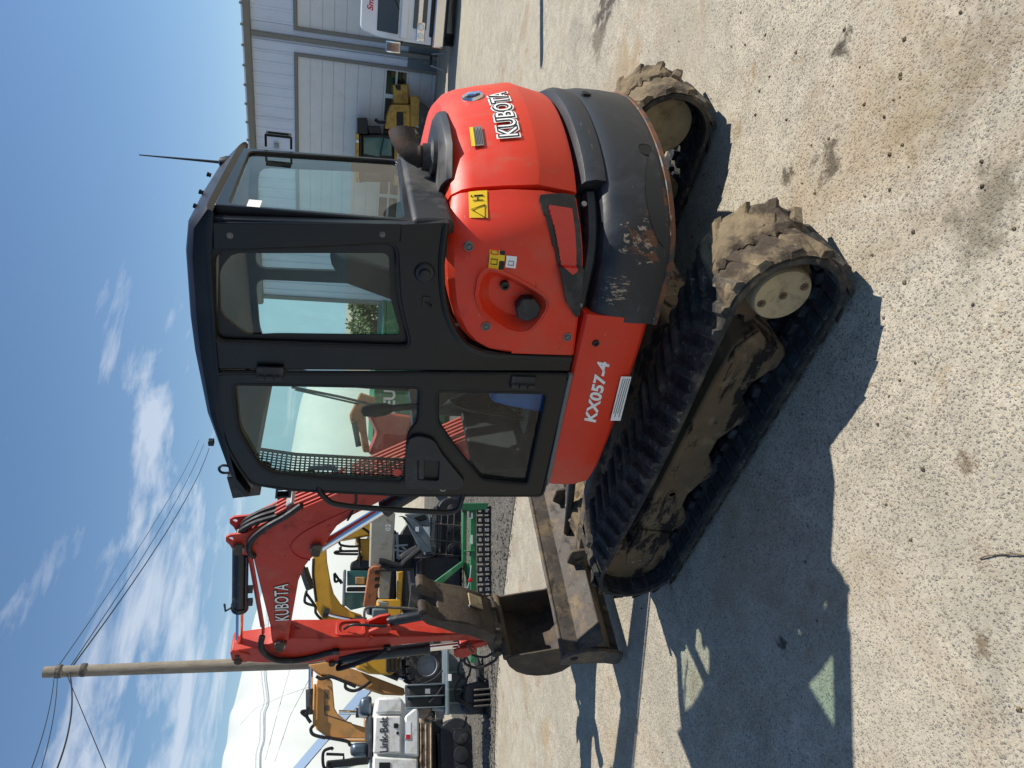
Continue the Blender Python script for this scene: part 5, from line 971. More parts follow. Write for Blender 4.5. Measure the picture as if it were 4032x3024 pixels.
pt(M().tube(bez([(e0[0], .3, e0[1]-.2), (e0[0], .3, e0[1]), (e1[0], .3, e1[1]), (e2[0], .3, e2[1])], 6), .05, 12), 'exhaust', 'black_trim', BD)
for pts in ([(960, 940), (900, 990), (830, 930), (860, 890), (960, 935)], [(640, 1290), (650, 1170), (740, 1160), (750, 1290)], [(640, 1250), (740, 1290)]):
    pt(M().tube([(*[sg.p(a, b)[0], -.38, sg.p(a, b)[1]],) for a, b in pts], .022, 8), 'grab_rail', 'white_paint', BD)
bd([(635, 1090), (700, 1080), (725, 1160), (640, 1170)], -.2, -.05, 'warning_beacon', 'orange_plastic', .02)
bd([(800, 905), (1010, 940), (1075, 930), (1075, 1600), (610, 1600), (610, 930)], -.05, 1.1, 'engine_deck', 'dozer_yellow', .03)
for y0, y1 in ((-.45, -.05), (1.1, 1.5)):
    x0, x1 = q(1000, 700)[0], q(1000, 1750)[0]
    trk = M(); pr = [(x0+.35, zg), (x1-.35, zg), (x1, zg+.3), (x1-.2, zg+.62), (x0+.2, zg+.62), (x0, zg+.3)]
    pt(trk.prism(pr, y0, y1), 'track', 'old_steel', BD, bevel=.04)
# ---- folding sawhorse
sg = Stage(1850, 590, K7); SH = sg.thing('sawhorse', 'small black and grey folding sawhorse standing by the downpipe', 'sawhorse'); q = sg.p
zt, z0 = q(1700, 590)[1], q(1850, 590)[1]; x0, x1 = q(1750, 640)[0], q(1750, 530)[0]
pt(M().box(x0-.03, x1+.03, -.04, .04, zt-.06, zt), 'top_bar', 'black_trim', SH, bevel=.008)
for x in (x0, x1):
    for y in (-.28, .28): pt(M().tube([(x, y*.1, zt-.03), (x+(.08 if x > 0 else -.08), y, z0)], .02, 6), 'leg', 'rim_grey', SH)
pt(M().tube([(x0, -.16, (zt+z0)/2), (x1, -.16, (zt+z0)/2)], .014, 6), 'cross_bar', 'rim_grey', SH)
# ---- post just outside the frame whose shadow lies on the concrete
PO = tag(M().lathe((-.66-.5, -5.81-.62, -.05), (0, 0, 1), [(0, .075), (2.35, .075), (2.40, .06), (2.42, 0)], 20).build('bollard', MT['yellow_paint'], smooth=40), 'yellow steel bollard post casting its shadow across the concrete yard', 'bollard')
# ================================================================== white fabric building, utility pole, wires
rid = [((470, 1900), 25), ((486, 1659), 27), ((495, 1604), 28), ((503, 1547), 28.8), ((513, 1518), 29.5), ((525, 1450), 30.5), ((552, 1350), 32.5), ((575, 1250), 35), ((600, 1120), 38.5), ((632, 968), 43), ((643, 901), 46), ((658, 845), 48.5), ((690, 800), 50)]
def at(X, Y, dist):
    d = ray(X, Y); h = math.hypot(d[0], d[1]); return CAMP+d*dist/h
rings = []
for i, ((X, Y), D) in enumerate(rid):
    top = at(X, Y, D); d = (top-CAMP)[:2]/np.linalg.norm((top-CAMP)[:2]); row = []
    H_ = top[2]-(-1.6)
    for k in range(19):
        a = math.pi*k/18; rr = 7.5; xx = top[:2]-d*rr*math.cos(math.pi-a)*-1 if False else top[:2]+d*rr*(-math.cos(a)); zz = -1.6+H_*math.sin(a)**.62
        zz += .10*noise.noise(Vector((i*.9, k*.5, 0)))*(.3 < a < 2.8)
        row.append((xx[0], xx[1], zz))
    rings.append(row)
sm = []
for k in range(19): sm.append([tuple(v) for v in bez([r_[k] for r_ in rings], 4)])
rings2 = [[sm[k][i] for k in range(19)] for i in range(len(sm[0]))]
FBm = M(); FBm.loft(rings2, closed=False); FBm.add(rings2[-1], [tuple(range(19))]); FBm.add(rings2[0], [tuple(range(19))])
FB = tag(FBm.build('fabric_building', MT['fabric'], smooth=60), 'large white fabric storage building with sagging seams behind the machines', 'building')
from mathutils.bvhtree import BVHTree
bv_ = BVHTree.FromPolygons([Vector(v) for v in FBm.v], FBm.f)
def onfab(X, Y, off=.04):
    d = ray(X, Y); h = bv_.ray_cast(Vector(CAMP), Vector(d)); return None if h[0] is None else h[0]-Vector(d)*off
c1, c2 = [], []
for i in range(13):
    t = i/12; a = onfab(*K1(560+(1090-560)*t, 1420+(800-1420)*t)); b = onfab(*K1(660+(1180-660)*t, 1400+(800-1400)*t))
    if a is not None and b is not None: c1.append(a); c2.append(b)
if len(c1) > 2: M().loft([[tuple(a), tuple(b)] for a, b in zip(c1, c2)], closed=False).build('painted_shadow', MT['fabric_shadow'], FB)  # pole shadow across the fabric, laid on as a coloured strip
for pts in (((700, 730), (560, 1000), (430, 1393)), ((560, 640), (470, 960), (360, 1380)), ((700, 780), (500, 850), (300, 940), (170, 1080))):
    ln = []
    for (x0, y0), (x1, y1) in zip(pts, pts[1:]):
        for i in range(8):
            h = onfab(*K1(x0+(x1-x0)*i/8, y0+(y1-y0)*i/8), .01)
            if h is not None: ln.append(h)
    if len(ln) > 3: M().tube(ln, .010, 6).build('seam', MT['fabric'], FB)
pb_ = at(1010, 1418, 19.0); zb_p = gz(pb_[0], pb_[1]); pt_ = at(95, 1452, 19.0)
UPo = tag(M().tube([(pb_[0], pb_[1], zb_p-.3), tuple(Vector(pb_).lerp(Vector(pt_), .5)), tuple(pt_)], [.17, .15, .12], 16).build('utility_pole', MT['wood'], smooth=50), 'weathered wooden utility pole rising behind the excavator arm', 'utility pole')
def wire(a, b, sag, r_, label, grp='overhead wires on the utility pole'):
    a, b = Vector(a), Vector(b); P = []
    for i in range(25):
        t = i/24; q_ = a.lerp(b, t); q_.z -= 4*sag*t*(1-t); P.append(q_)
    return tag(M().tube(P, r_, 5, cap=False).build('overhead_wire', MT['wire']), label, 'wire', grp)
def aw(X, Y, d): return tuple(at(X, Y, d))
wire(aw(120, 1448, 18.9), aw(430, 950, 44), .25, .010, 'uppermost thin overhead wire from the pole top towards the cab roof')
wire(aw(146, 1448, 18.9), aw(440, 960, 44), .25, .012, 'middle overhead wire from the pole towards the cab roof')
wire(aw(150, 1448, 18.9), aw(452, 968, 44), .35, .018, 'thick twisted lowest overhead cable from the pole towards the cab roof')
wire(aw(118, 1452, 18.9), aw(40, 1730, 15), .1, .009, 'uppermost thin wire leaving the pole on its far side')
wire(aw(124, 1452, 18.9), aw(66, 1730, 15), .1, .009, 'second thin wire leaving the pole on its far side')
wire(aw(150, 1452, 18.9), aw(92, 1730, 15), .2, .017, 'thick twisted cable leaving the pole on its far side')
wire(aw(143, 1454, 18.9), aw(258, 1730, 17), .0, .009, 'straight guy wire slanting down from the pole')
for z_ in (0.35, .85): tag(M().lathe((pt_[0], pt_[1], pt_[2]-z_*1.0), (0, 0, 1), [(0, .145), (.05, .15), (.10, .145)], 14).build('wire_clamp', MT['old_steel']), 'dark steel clamp fixing the wires round the pole, '+('upper one' if z_ < .5 else 'lower one'), 'clamp')
# ================================================================== machines parked along the verge
def tracks(par, x0, x1, zg, hgt, y0, y1, m_='dark_steel'):
    r_ = hgt/2; pr = arc(x1-r_, zg+r_, r_, -90, 90, 8)+arc(x0+r_, zg+r_, r_, 90, 270, 8)
    t = pt(M().prism(pr, y0, y1), 'track', m_, par, bevel=.02); n = 22
    for k in range(n):
        x = x0+r_+(x1-x0-2*r_)*k/(n-1)
        pt(M().box(x-.05, x+.05, y0-.02, y0+.01, zg+.02, zg+hgt-.02) if False else M().box(x-.06, x+.06, y0-.015, y1+.015, zg+hgt-.005, zg+hgt+.03), 'track_shoe', m_, t)
    for k in range(5):
        x = x0+r_+(x1-x0-2*r_)*k/4; pt(M().lathe((x, y0-.01, zg+r_*.75), (0, -1, 0), [(0, r_*.45), (.03, r_*.42), (.04, 0)], 14), 'roller', m_, t)
# ---- white excavator with its tail to the yard
sg = Stage(1960, 1250, K1); LB = sg.thing('excavator', 'white excavator with dark lettering on its dirty tail, parked on the gravel', 'excavator'); q = sg.p
def lb(pts, y0, y1, nm, m_, bev=.03, par=None): return pt(M().prism(sg.poly(pts), y0, y1), nm, m_, par or LB, bevel=bev)
bd0 = lb([(1215, 860), (1385, 855), (1440, 900), (1530, 930), (1540, 985), (1540, 1900), (1200, 1900), (1200, 985)], .06, 2.0, 'house_body', 'white_paint', .05)
lb([(1218, 858), (1385, 852), (1425, 885), (1415, 985), (1205, 985)], -.02, .06, 'engine_panel', 'white_paint', .04)
d_ = lb([(1202, 998), (1405, 998), (1405, 1285), (1190, 1285)], -.03, .06, 'engine_door', 'white_paint', .03)
lb([(1430, 998), (1520, 930), (1538, 960), (1538, 1310), (1420, 1290)], -.01, .06, 'lower_panel', 'white_paint', .03)
lb([(1188, 1300), (1530, 1325), (1530, 1900), (1188, 1900)], -.02, .06, 'corner_panel', 'white_paint', .03)
lb([(1235, 1350), (1320, 1350), (1320, 1420), (1235, 1420)], -.03, -.015, 'air_grille', 'black_trim', .005)
lb([(1345, 1055), (1380, 1055), (1380, 1090), (1345, 1090)], -.05, -.02, 'door_latch', 'black_trim', .01)
lb([(1365, 1115), (1385, 1115), (1385, 1140), (1365, 1140)], -.045, -.02, 'door_latch', 'black_trim', .01)
lb([(1435, 1045), (1475, 1045), (1475, 1175), (1435, 1175)], -.016, -.0095, 'sign_label', 'decal_white', .0); lb([(1438, 1140), (1472, 1140), (1472, 1175), (1438, 1175)], -.02, -.0155, 'sign_mark', 'text_red', 0)
a, b = q(1303, 1272), q(1240, 1010); text('maker_name', 'Link-Belt', MT['text_dark'], d_, (a[0], -.034, a[1]), (1, 0, .0), (0, 0, 1), b[1]-a[1], width=b[0]-a[0], bold=.025, ext=.002)
for k in range(5):                                          # rusty rolled steel skirt under the house
    lb([(1545+k*19, 960+k*9), (1562+k*19, 960+k*9), (1564+k*19, 1900), (1547+k*19, 1900)], .0+.02*(k % 2), .3, 'lower_frame', 'log', .02)
tracks(LB, q(1800, 1900)[0], q(1800, 1010)[0], 0, q(1700, 1250)[1], .1, .6); tracks(LB, q(1800, 1900)[0], q(1800, 1010)[0], 0, q(1700, 1250)[1], 1.6, 2.1)
lb([(1640, 1040), (1700, 1000), (1740, 1010), (1740, 1900), (1640, 1900)], .3, 1.8, 'carbody', 'dark_steel', .03)
lb([(1105, 840), (1195, 820), (1195, 985), (1100, 975)], .5, 1.4, 'engine_cowl', 'canister', .05)
lb([(1035, 1195), (1165, 1190), (1170, 1310), (1030, 1300)], .5, 1.3, 'silencer_cover', 'canister', .06)
lb([(1190, 985), (1165, 990), (1165, 1330), (1190, 1330)], .2, 1.6, 'deck', 'dark_steel', .02)
cb_ = [(830, 1335), (850, 1330), (1165, 1345), (1165, 1900), (830, 1900)]
x0, x1 = q(840, 1335)[0], q(840, 1900)[0]; x0, x1 = x1, x0; zt, z0 = q(835, 1350)[1], q(1165, 1350)[1]
for (xa, xb, ya, yb) in ((x1-.10, x1, .2, .32), (x0, x0+.1, .2, .32), (x1-.10, x1, 1.3, 1.42), (x0, x0+.1, 1.3, 1.42)): pt(M().box(xa, xb, ya, yb, z0, zt), 'cab_post', 'black_trim', LB, bevel=.02)
pt(M().box(x0, x1, .2, 1.42, zt-.10, zt), 'cab_roof', 'black_trim', LB, bevel=.03)
pt(M().box(x0+.1, x1-.1, .22, .235, z0, zt-.1), 'cab_window', 'glass_clear', LB, smooth=0)
r0, r1, r2 = q(830, 1390), q(835, 1270), q(870, 1240)
pt(M().tube(bez([(r0[0], .3, r0[1]-.1), (r0[0], .3, r0[1]+.02), (r1[0], .3, r1[1]+.04), (r2[0], .3, r2[1]), (q(890, 1250)[0], .3, q(890, 1250)[1])], 5), .022, 6), 'mirror_bar', 'black_trim', LB)
pt(M().tube([(q(835, 1285)[0], .3, q(835, 1285)[1]), (q(970, 1290)[0], .3, q(970, 1290)[1]), (q(970, 1340)[0], .3, q(970, 1340)[1])], .02, 6), 'mirror_bar', 'black_trim', LB)
# ---- tan excavator behind it
sg = Stage(1850, 1100, K1, dist=17.5); SN = sg.thing('excavator', 'tan excavator with folded boom raised behind the white one', 'excavator'); q = sg.p
def sn(pts, y0, y1, nm, m_, bev=.02, par=None): return pt(M().prism(sg.poly(pts), y0, y1), nm, m_, par or SN, bevel=bev)
BMs = sn([(775, 690), (850, 700), (882, 735), (900, 940), (925, 985), (1010, 1050), (1150, 1090), (1165, 1170), (1040, 1170), (850, 1165), (760, 1100), (735, 1020), (738, 850)], .0, .5, 'boom', 'tan_paint')
sn([(700, 612), (830, 592), (900, 600), (1060, 650), (1425, 790), (1432, 838), (1270, 832), (1080, 770), (860, 690), (790, 690), (740, 650)], -.05, .42, 'arm', 'tan_paint')
def tb(pts, r_, nm, m_, y=-.08, par=None): return pt(M().tube([(q(a, b)[0], y, q(a, b)[1]) for a, b in pts], r_, 10), nm, m_, par or SN)
tb([(718, 985), (716, 790)], .105, 'arm_cylinder', 'dark_steel', .2); tb([(716, 800), (718, 625)], .05, 'cylinder_rod', 'chrome', .2)
tb([(1000, 575), (1130, 610), (1380, 712)], .085, 'bucket_cylinder', 'dark_steel', -.2); tb([(1370, 708), (1530, 755)], .04, 'cylinder_rod', 'chrome', -.2)
tb([(1060, 975), (1110, 975)], .10, 'boom_cylinder', 'dark_steel', -.1); tb([(930, 970), (1070, 975)], .045, 'cylinder_rod', 'chrome', -.1); tb([(1110, 975), (1180, 985)], .10, 'boom_cylinder', 'dark_steel', -.1)
for pts in ([(760, 700), (800, 720), (870, 705), (970, 740), (1060, 780)], [(980, 750), (985, 790), (1040, 810), (1100, 790), (1170, 740)], [(700, 930), (690, 1000), (720, 1050)], [(740, 1070), (720, 1100), (740, 1140), (830, 1165)], [(830, 1160), (990, 1190), (1020, 1220), (1110, 1235)], [(690, 960), (650, 970), (690, 1005)]):
    pt(M().tube(bez([(q(a, b)[0], -.10, q(a, b)[1]) for a, b in pts], 5), .035, 6), 'hose', 'hose', SN)
for pts in ([(750, 760), (745, 900), (745, 1080)], [(870, 1165), (1000, 1185), (1150, 1185)]): tb(pts, .03, 'pipe', 'tan_paint', -.05)
a, b = q(858, 868), q(818, 795); text('maker_name', 'SANY', MT['text_dark'], BMs, (a[0], -.004, a[1]), (1, 0, 0), (0, 0, 1), b[1]-a[1], width=b[0]-a[0], bold=.02, ext=.002)
for k in range(3): sn([(820, 925+k*14), (858, 918+k*14), (858, 926+k*14), (820, 933+k*14)], -.006, -.001, 'stripe', 'text_dark', 0)
sn([(822, 880), (830, 880), (830, 985), (1030, 1050), (1030, 1058), (822, 990)], -.005, -.001, 'stripe', 'text_dark', 0)
sn([(1150, 900), (1150, 1300), (1450, 1300), (1450, 900)], .1, 2.2, 'house_body', 'tan_paint', .05)
tracks(SN, q(1700, 1350)[0], q(1700, 850)[0], 0, .75, .1, .6); tracks(SN, q(1700, 1350)[0], q(1700, 850)[0], 0, .75, 1.8, 2.3)
sn([(1440, 950), (1440, 1250), (1600, 1200), (1600, 1000)], .5, 1.9, 'carbody', 'dark_steel', .03)
# ---- yellow wheel loader between them
sg = Stage(1900, 620, K1, dist=15.5); WL = sg.thing('wheel_loader', 'yellow wheel loader with one big black tyre showing behind the arm', 'loader'); q = sg.p
def wl(pts, y0, y1, nm, m_, bev=.03): return pt(M().prism(sg.poly(pts), y0, y1), nm, m_, WL, bevel=bev)
wl([(1060, 545), (1180, 560), (1300, 545), (1420, 560), (1400, 640), (1330, 690), (1180, 680), (1080, 640)], .2, 1.6, 'body', 'yellow_paint')
wl([(1040, 545), (1085, 540), (1170, 620), (1120, 625)], .0, .25, 'lift_arm', 'yellow_paint', .02)
wl([(1230, 100), (1420, 100), (1420, 545), (1230, 545)], .4, 1.6, 'engine_hood', 'yellow_paint')
for k in range(4): pt(M().box(q(1300+k*33, 660)[0], q(1300+k*33, 545)[0], .0, .2, q(1300+k*33, 600)[1]-.02, q(1300+k*33, 600)[1]+.02), 'step', 'dark_steel', WL)
for y in (660, 548): pt(M().tube([(q(1295, y)[0], .02, q(1295, y)[1]), (q(1415, y)[0], .02, q(1415, y)[1])], .018, 6), 'step_rail', 'dark_steel', WL)
c0 = q(1610, 615); rr = abs(q(1470, 615)[1]-q(1745, 615)[1])/2; rw_ = rr
for k, (dx_, yy) in enumerate(((0, -.1), (-2.9, -.1), (0, 1.6), (-2.9, 1.6))):
    cx, cz = c0[0]+dx_, rr
    w_ = pt(M().lathe((cx, yy+.5, cz), (0, -1, 0), [(0, rr*.55), (0, rr*.93), (.06, rr), (.42, rr), (.50, rr*.93), (.50, rr*.62), (.42, rr*.58), (.40, rr*.5), (.30, rr*.48), (.28, 0)], 36), 'wheel', 'tyre', WL)
    pt(M().lathe((cx, yy+.5, cz), (0, -1, 0), [(.40, rr*.60), (.47, rr*.60), (.48, rr*.54), (.36, rr*.46), (.34, rr*.25), (.40, rr*.22), (.42, 0)], 28), 'rim', 'rim_grey', WL)
    for j in range(18):
        a = 2*math.pi*j/18; rot = Matrix.Rotation(-a, 3, 'Y'); pt(M().box(rr-.02, rr+.05, -.24, .24, -.05, .05, rot, (cx, yy+.24, cz)), 'tread_bar', 'tyre', WL)
wl([(1420, 470), (1500, 470), (1500, 600), (1440, 700), (1420, 690)], .2, 1.7, 'chassis', 'dark_steel')
# ---- yellow excavator in the middle
sg = Stage(2000, 1300, K2, dist=17.); YE = sg.thing('excavator', 'amber yellow excavator with gooseneck boom and glazed cab before the white fabric', 'excavator'); q = sg.p
def ye(pts, y0, y1, nm, m_, bev=.02): return pt(M().prism(sg.poly(pts), y0, y1), nm, m_, YE, bevel=bev)
def ty(pts, r_, nm, m_, y=-.08): return pt(M().tube(bez([(q(a, b)[0], y, q(a, b)[1]) for a, b in pts], 4), r_, 8), nm, m_, YE)
ye([(300, 500), (365, 560), (380, 850), (420, 1080), (455, 1210), (530, 1320), (640, 1400), (760, 1440), (760, 1520), (560, 1515), (340, 1500), (265, 1380), (235, 1180), (225, 800), (240, 560)], .0, .55, 'boom', 'yellow_paint')
ye([(420, 610), (470, 540), (640, 470), (860, 420), (860, 560), (720, 590), (560, 620)], .1, .5, 'arm', 'yellow_paint')
ty([(120, 930), (160, 1050), (200, 1160)], .10, 'arm_cylinder', 'dark_steel', .2); ty([(40, 740), (130, 950)], .05, 'cylinder_rod', 'dark_steel', .2)
ty([(370, 1420), (470, 1450), (680, 1495)], .035, 'cylinder_rod', 'chrome', -.12); ty([(345, 1415), (400, 1425)], .11, 'boom_cylinder', 'dark_steel', -.12); ty([(670, 1490), (800, 1520)], .10, 'boom_cylinder', 'dark_steel', -.12)
for pts in ([(160, 1180), (140, 1260), (150, 1310), (240, 1340)], [(150, 1200), (250, 1340), (260, 1420), (340, 1510)], [(235, 830), (230, 1000), (250, 1180), (265, 1300)], [(720, 470), (800, 520), (850, 560)]): ty(pts, .03, 'hose', 'hose', -.08)
fr_ = [(545, 1330), (560, 960), (640, 930), (860, 930), (860, 1400), (640, 1400), (570, 1370)]
ye([(560, 950), (590, 950), (580, 1350), (550, 1340)], -.1, 1.0, 'cab_roof', 'slate_paint', .02)
ye([(600, 960), (850, 960), (850, 1120), (600, 1120)], -.06, .9, 'cab_window', 'teal_glass', .01)
ye([(600, 1135), (850, 1135), (850, 1180), (600, 1180)], -.10, .95, 'cab_post', 'black_trim', .02)
ye([(580, 1195), (850, 1195), (850, 1340), (640, 1390), (580, 1340)], -.05, .9, 'cab_window', 'teal_glass', .01)
ye([(690, 1030), (790, 1030), (790, 1110), (690, 1110)], -.09, -.06, 'seat_seen', 'tan_paint', .02)
ye([(640, 870), (700, 840), (850, 850), (850, 945), (640, 945)], .0, .9, 'cab_base', 'dark_steel', .03)
ye([(690, 600), (850, 600), (850, 880), (780, 890), (700, 860), (720, 790), (770, 740)], .2, 1.4, 'house_body', 'yellow_paint', .04)
ye([(720, 830), (760, 780), (780, 800), (740, 860)], .15, .2, 'body_hole', 'black_trim', .01)
for pts in ([(500, 610), (520, 600), (530, 680), (720, 690), (720, 600)], [(720, 745), (490, 750), (490, 775), (720, 780)], [(540, 700), (520, 720), (545, 745)], [(460, 990), (470, 1080), (520, 1060), (540, 1100), (460, 985)], [(730, 600), (740, 900)]):
    ty(pts, .028, 'grab_rail', 'black_trim', .0)
tracks(YE, q(1500, 1500)[0], q(1500, 400)[0], 0, .85, .0, .6); ye([(850, 500), (850, 1450), (1150, 1450), (1150, 500)], .3, 2.2, 'house_lower', 'dark_steel', .05)
# ---- grey box beam rig with a dark engine and wire basket
sg = Stage(1960, 700, K2, dist=12.5); BR = sg.thing('beam_rig', 'dark rig with a broad grey steel box beam and rusty end, behind the green harrow', 'rig'); q = sg.p
def br(pts, y0, y1, nm, m_, bev=.02): return pt(M().prism(sg.poly(pts), y0, y1), nm, m_, BR, bevel=bev)
br([(858, 340), (1125, 330), (1090, 960), (845, 930)], .0, .30, 'box_beam', 'grey_beam')
br([(935, 960), (1085, 960), (1060, 1270), (945, 1270)], .05, .3, 'box_beam_end', 'grey_beam')
br([(880, 1380), (1050, 1380), (1050, 1475), (875, 1475)], .05, .25, 'plate', 'slate_paint'); br([(925, 1290), (1055, 1300), (1055, 1345), (960, 1345)], .05, .25, 'plate', 'grey_beam')
br([(830, 940), (880, 905), (965, 905), (960, 990), (905, 1350), (770, 1350)], -.12, .0, 'rusty_post', 'rust_orange')
for k in range(3): br([(900, 950+k*75), (950, 950+k*75), (945, 990+k*75), (890, 990+k*75)], -.126, -.12, 'post_slot', 'black_trim', .003)
n0 = q(1055, 520); text('stencil', '02', MT['decal_white'], BR, (q(1070, 525)[0], -.004, q(1070, 525)[1]), (1, 0, 0), (0, 0, 1), q(1015, 500)[1]-q(1070, 500)[1], bold=.01, ext=.002)
br([(1030, 395), (1045, 395), (1045, 415), (1030, 415)], -.006, -.001, 'rust_spot', 'rust_orange', 0)
br([(1150, 370), (1210, 380), (1300, 560), (1400, 760), (1510, 755), (1490, 600), (1400, 470), (1300, 400), (1190, 365)], -.15, -.05, 'link_plate', 'slate_paint')
br([(1230, 340), (1480, 330), (1500, 480), (1400, 470), (1290, 395)], -.05, .2, 'upper_plate', 'slate_paint'); br([(1310, 380), (1440, 345), (1470, 400), (1390, 425)], -.07, -.045, 'plate_slot', 'black_trim', .02)
br([(1335, 485), (1370, 485), (1370, 535), (1335, 535)], -.156, -.15, 'tag', 'decal_white', 0)
br([(1320, 830), (1850, 800), (1850, 1420), (1380, 1420)], .1, 1.4, 'engine_block', 'dark_steel', .04)
br([(1500, 300), (1840, 300), (1840, 800), (1520, 800)], .3, 1.2, 'engine_side', 'slate_paint', .03)
br([(1360, 870), (1420, 830), (1420, 1400), (1330, 1360)], -.1, .15, 'black_beam', 'dark_steel', .02)
br([(1290, 1110), (1390, 1090), (1375, 1350), (1260, 1350)], -.12, -.02, 'worn_plate', 'old_steel', .01)
br([(1145, 970), (1215, 960), (1190, 1290), (1140, 1260)], .0, .1, 'yellow_ram', 'yellow_paint', .02)
def tr_(pts, r_, nm, m_, y=-.18): return pt(M().tube(bez([(q(a, b)[0], y, q(a, b)[1]) for a, b in pts], 4), r_, 8), nm, m_, BR)
tr_([(940, 850), (1000, 860), (1090, 890), (1180, 900), (1230, 850), (1380, 730)], .05, 'hose', 'hose'); tr_([(960, 900), (1080, 940), (1300, 940)], .03, 'hose', 'hose')
tr_([(1180, 830), (1270, 770), (1360, 720)], .07, 'ram', 'dark_steel', -.1)
tr_([(780, 1480), (790, 1370), (860, 1345), (1050, 1350), (1330, 1370), (1430, 1440)], .022, 'bent_rail', 'old_steel', -.2)
for x in (1530, 1580, 1640, 1710, 1780): tr_([(x, 310), (x-10, 500), (x-25, 800)], .012, 'basket_rod', 'old_steel', .1)
for y in (440, 620, 770): tr_([(1500, y), (1850, y+30)], .010, 'basket_rod', 'old_steel', .08)
for pts in ([(1130, 560), (1170, 840)], [(1120, 690), (1260, 680)], [(1110, 730), (1250, 760)], [(1150, 540), (1150, 830)], [(1200, 700), (1320, 800)]): tr_(pts, .018, 'bracket', 'rim_grey', .05)
br([(1130, 560), (1350, 560), (1350, 940), (1130, 940)], .25, .9, 'gearbox', 'dark_steel', .04)
tracks(BR, q(1900, 1300)[0], q(1900, 150)[0], 0, .42, .3, .7)
# ---- green chain harrow in front of it
sg = Stage(2180, 700, K2); HR = sg.thing('chain_harrow', 'green steel frame with black chain links hanging under two beams', 'harrow'); q = sg.p
def hr(pts, y0, y1, nm, m_, bev=.008): return pt(M().prism(sg.poly(pts), y0, y1), nm, m_, HR, bevel=bev)
hr([(1865, 300), (1912, 300), (1905, 900), (1860, 900)], .05, .12, 'upper_beam', 'green_paint'); hr([(1935, 300), (2003, 300), (2010, 1960), (1942, 1960)], -.03, .05, 'lower_beam', 'green_paint')
hr([(1820, 225), (2130, 225), (2110, 295), (1920, 310), (1825, 290)], -.06, .12, 'end_plate', 'green_paint')
hr([(1540, 1085), (1560, 1100), (1640, 1100), (1870, 900), (1868, 860), (1845, 858)], .0, .05, 'brace', 'green_paint')
hr([(1860, 880), (1900, 880), (1905, 1210), (1950, 1210), (1950, 880)], .05, .10, 'hitch_plate', 'green_paint'); hr([(1870, 740), (1990, 740), (1990, 752), (1875, 752)], -.05, .12, 'clamp', 'green_paint')
for a, b in ((330, 395), (570, 670)): hr([(1943, a), (1963, a), (1963, b), (1943, b)], -.036, -.031, 'reflector_strip', 'decal_white', 0)
x0, x1 = q(2080, 1330)[0], q(2080, 250)[0]; zt, zm, z0 = q(2015, 700)[1], q(2090, 700)[1], q(2195, 700)[1]; n = 10
for k in range(n):
    x = x0+(x1-x0)*(k+.5)/n; w_ = (x1-x0)/n*.40
    for j, (za_, zb2) in enumerate(((zt, zm+.01), (zm-.01, z0))):
        pt(M().plate([(x-w_, zb2), (x+w_, zb2), (x+w_, za_), (x-w_, za_)], [[(x-w_*.45, zb2+.02), (x+w_*.45, zb2+.02), (x+w_*.45, za_-.02), (x-w_*.45, za_-.02)]], -.02+.05*j, .02+.05*j), 'chain_link', 'dark_steel', HR, bevel=.004)
    pt(M().box(x-w_*.35, x+w_*.35, -.06, -.03, zm-.04, zm-.01), 'link_pad', 'rim_grey', HR)
pt(M().tube([(x0, 0, zm), (x1, 0, zm)], .016, 8), 'link_shaft', 'old_steel', HR)
pt(M().tube([(q(1560, 1110)[0], -.08, q(1560, 1110)[1]), (q(1900, 1150)[0], -.08, q(1900, 1150)[1])], .016, 8), 'drawbar', 'rim_grey', HR)
pt(M().tube([(q(1900, 1150)[0], -.08, q(1900, 1150)[1]), (q(1925, 1065)[0], -.08, q(1925, 1065)[1]), (q(1940, 900)[0], -.08, q(1940, 900)[1])], .010, 8), 'drawbar', 'rim_grey', HR)
pt(M().lathe((q(1925, 1060)[0], -.10, q(1925, 1060)[1]), (0, -1, 0), [(0, .03), (.02, .03), (.03, .01)], 12), 'pink_flag', 'text_red', HR)
# ---- grey loader attachment with hoses
sg = Stage(2060, 880, K1); SA = sg.thing('loader_attachment', 'slate grey loader attachment with hydraulic motor, hoses and dark grapple', 'attachment'); q = sg.p
def sa(pts, y0, y1, nm, m_, bev=.01): return pt(M().prism(sg.poly(pts), y0, y1), nm, m_, SA, bevel=bev)
sa([(1718, 490), (1738, 490), (1742, 990), (1722, 990)], -.35, .1, 'mounting_ledge', 'slate_paint'); sa([(1735, 500), (1800, 540), (1880, 640), (1905, 760), (1920, 960), (1880, 985), (1745, 985)], .0, .04, 'mounting_plate', 'slate_paint')
for y in (660, 790, 890): sa([(1738, y), (1740, y+18), (1890, y+15), (1860, y)], -.12, .0, 'rib', 'slate_paint')
sa([(1440, 760), (1700, 745), (1715, 930), (1450, 950)], -.15, .25, 'hydraulic_motor', 'dark_steel', .03)
for y in (765, 850, 935): sa([(1425, y), (1715, y-10), (1715, y), (1425, y+12)], -.22, -.12, 'guard_bar', 'slate_paint')
sa([(1575, 795), (1612, 795), (1612, 832), (1575, 832)], -.157, -.15, 'data_plate', 'decal_white', 0); sa([(1730, 690), (1755, 690), (1755, 740), (1730, 740)], -.357, -.35, 'data_plate', 'decal_white', 0)
sa([(1855, 770), (1960, 740), (2050, 760), (2040, 900), (1990, 985), (1900, 990), (1850, 930)], -.2, .2, 'grapple', 'dark_steel', .04)
for k in range(4): sa([(1925, 800+k*40), (2040, 790+k*40), (2060, 805+k*40), (1930, 815+k*40)], -.32, -.2, 'tine', 'old_steel')
def ts(pts, r_, nm, m_, y=-.2): return pt(M().tube(bez([(q(a, b)[0], y, q(a, b)[1]) for a, b in pts], 5), r_, 8), nm, m_, SA)
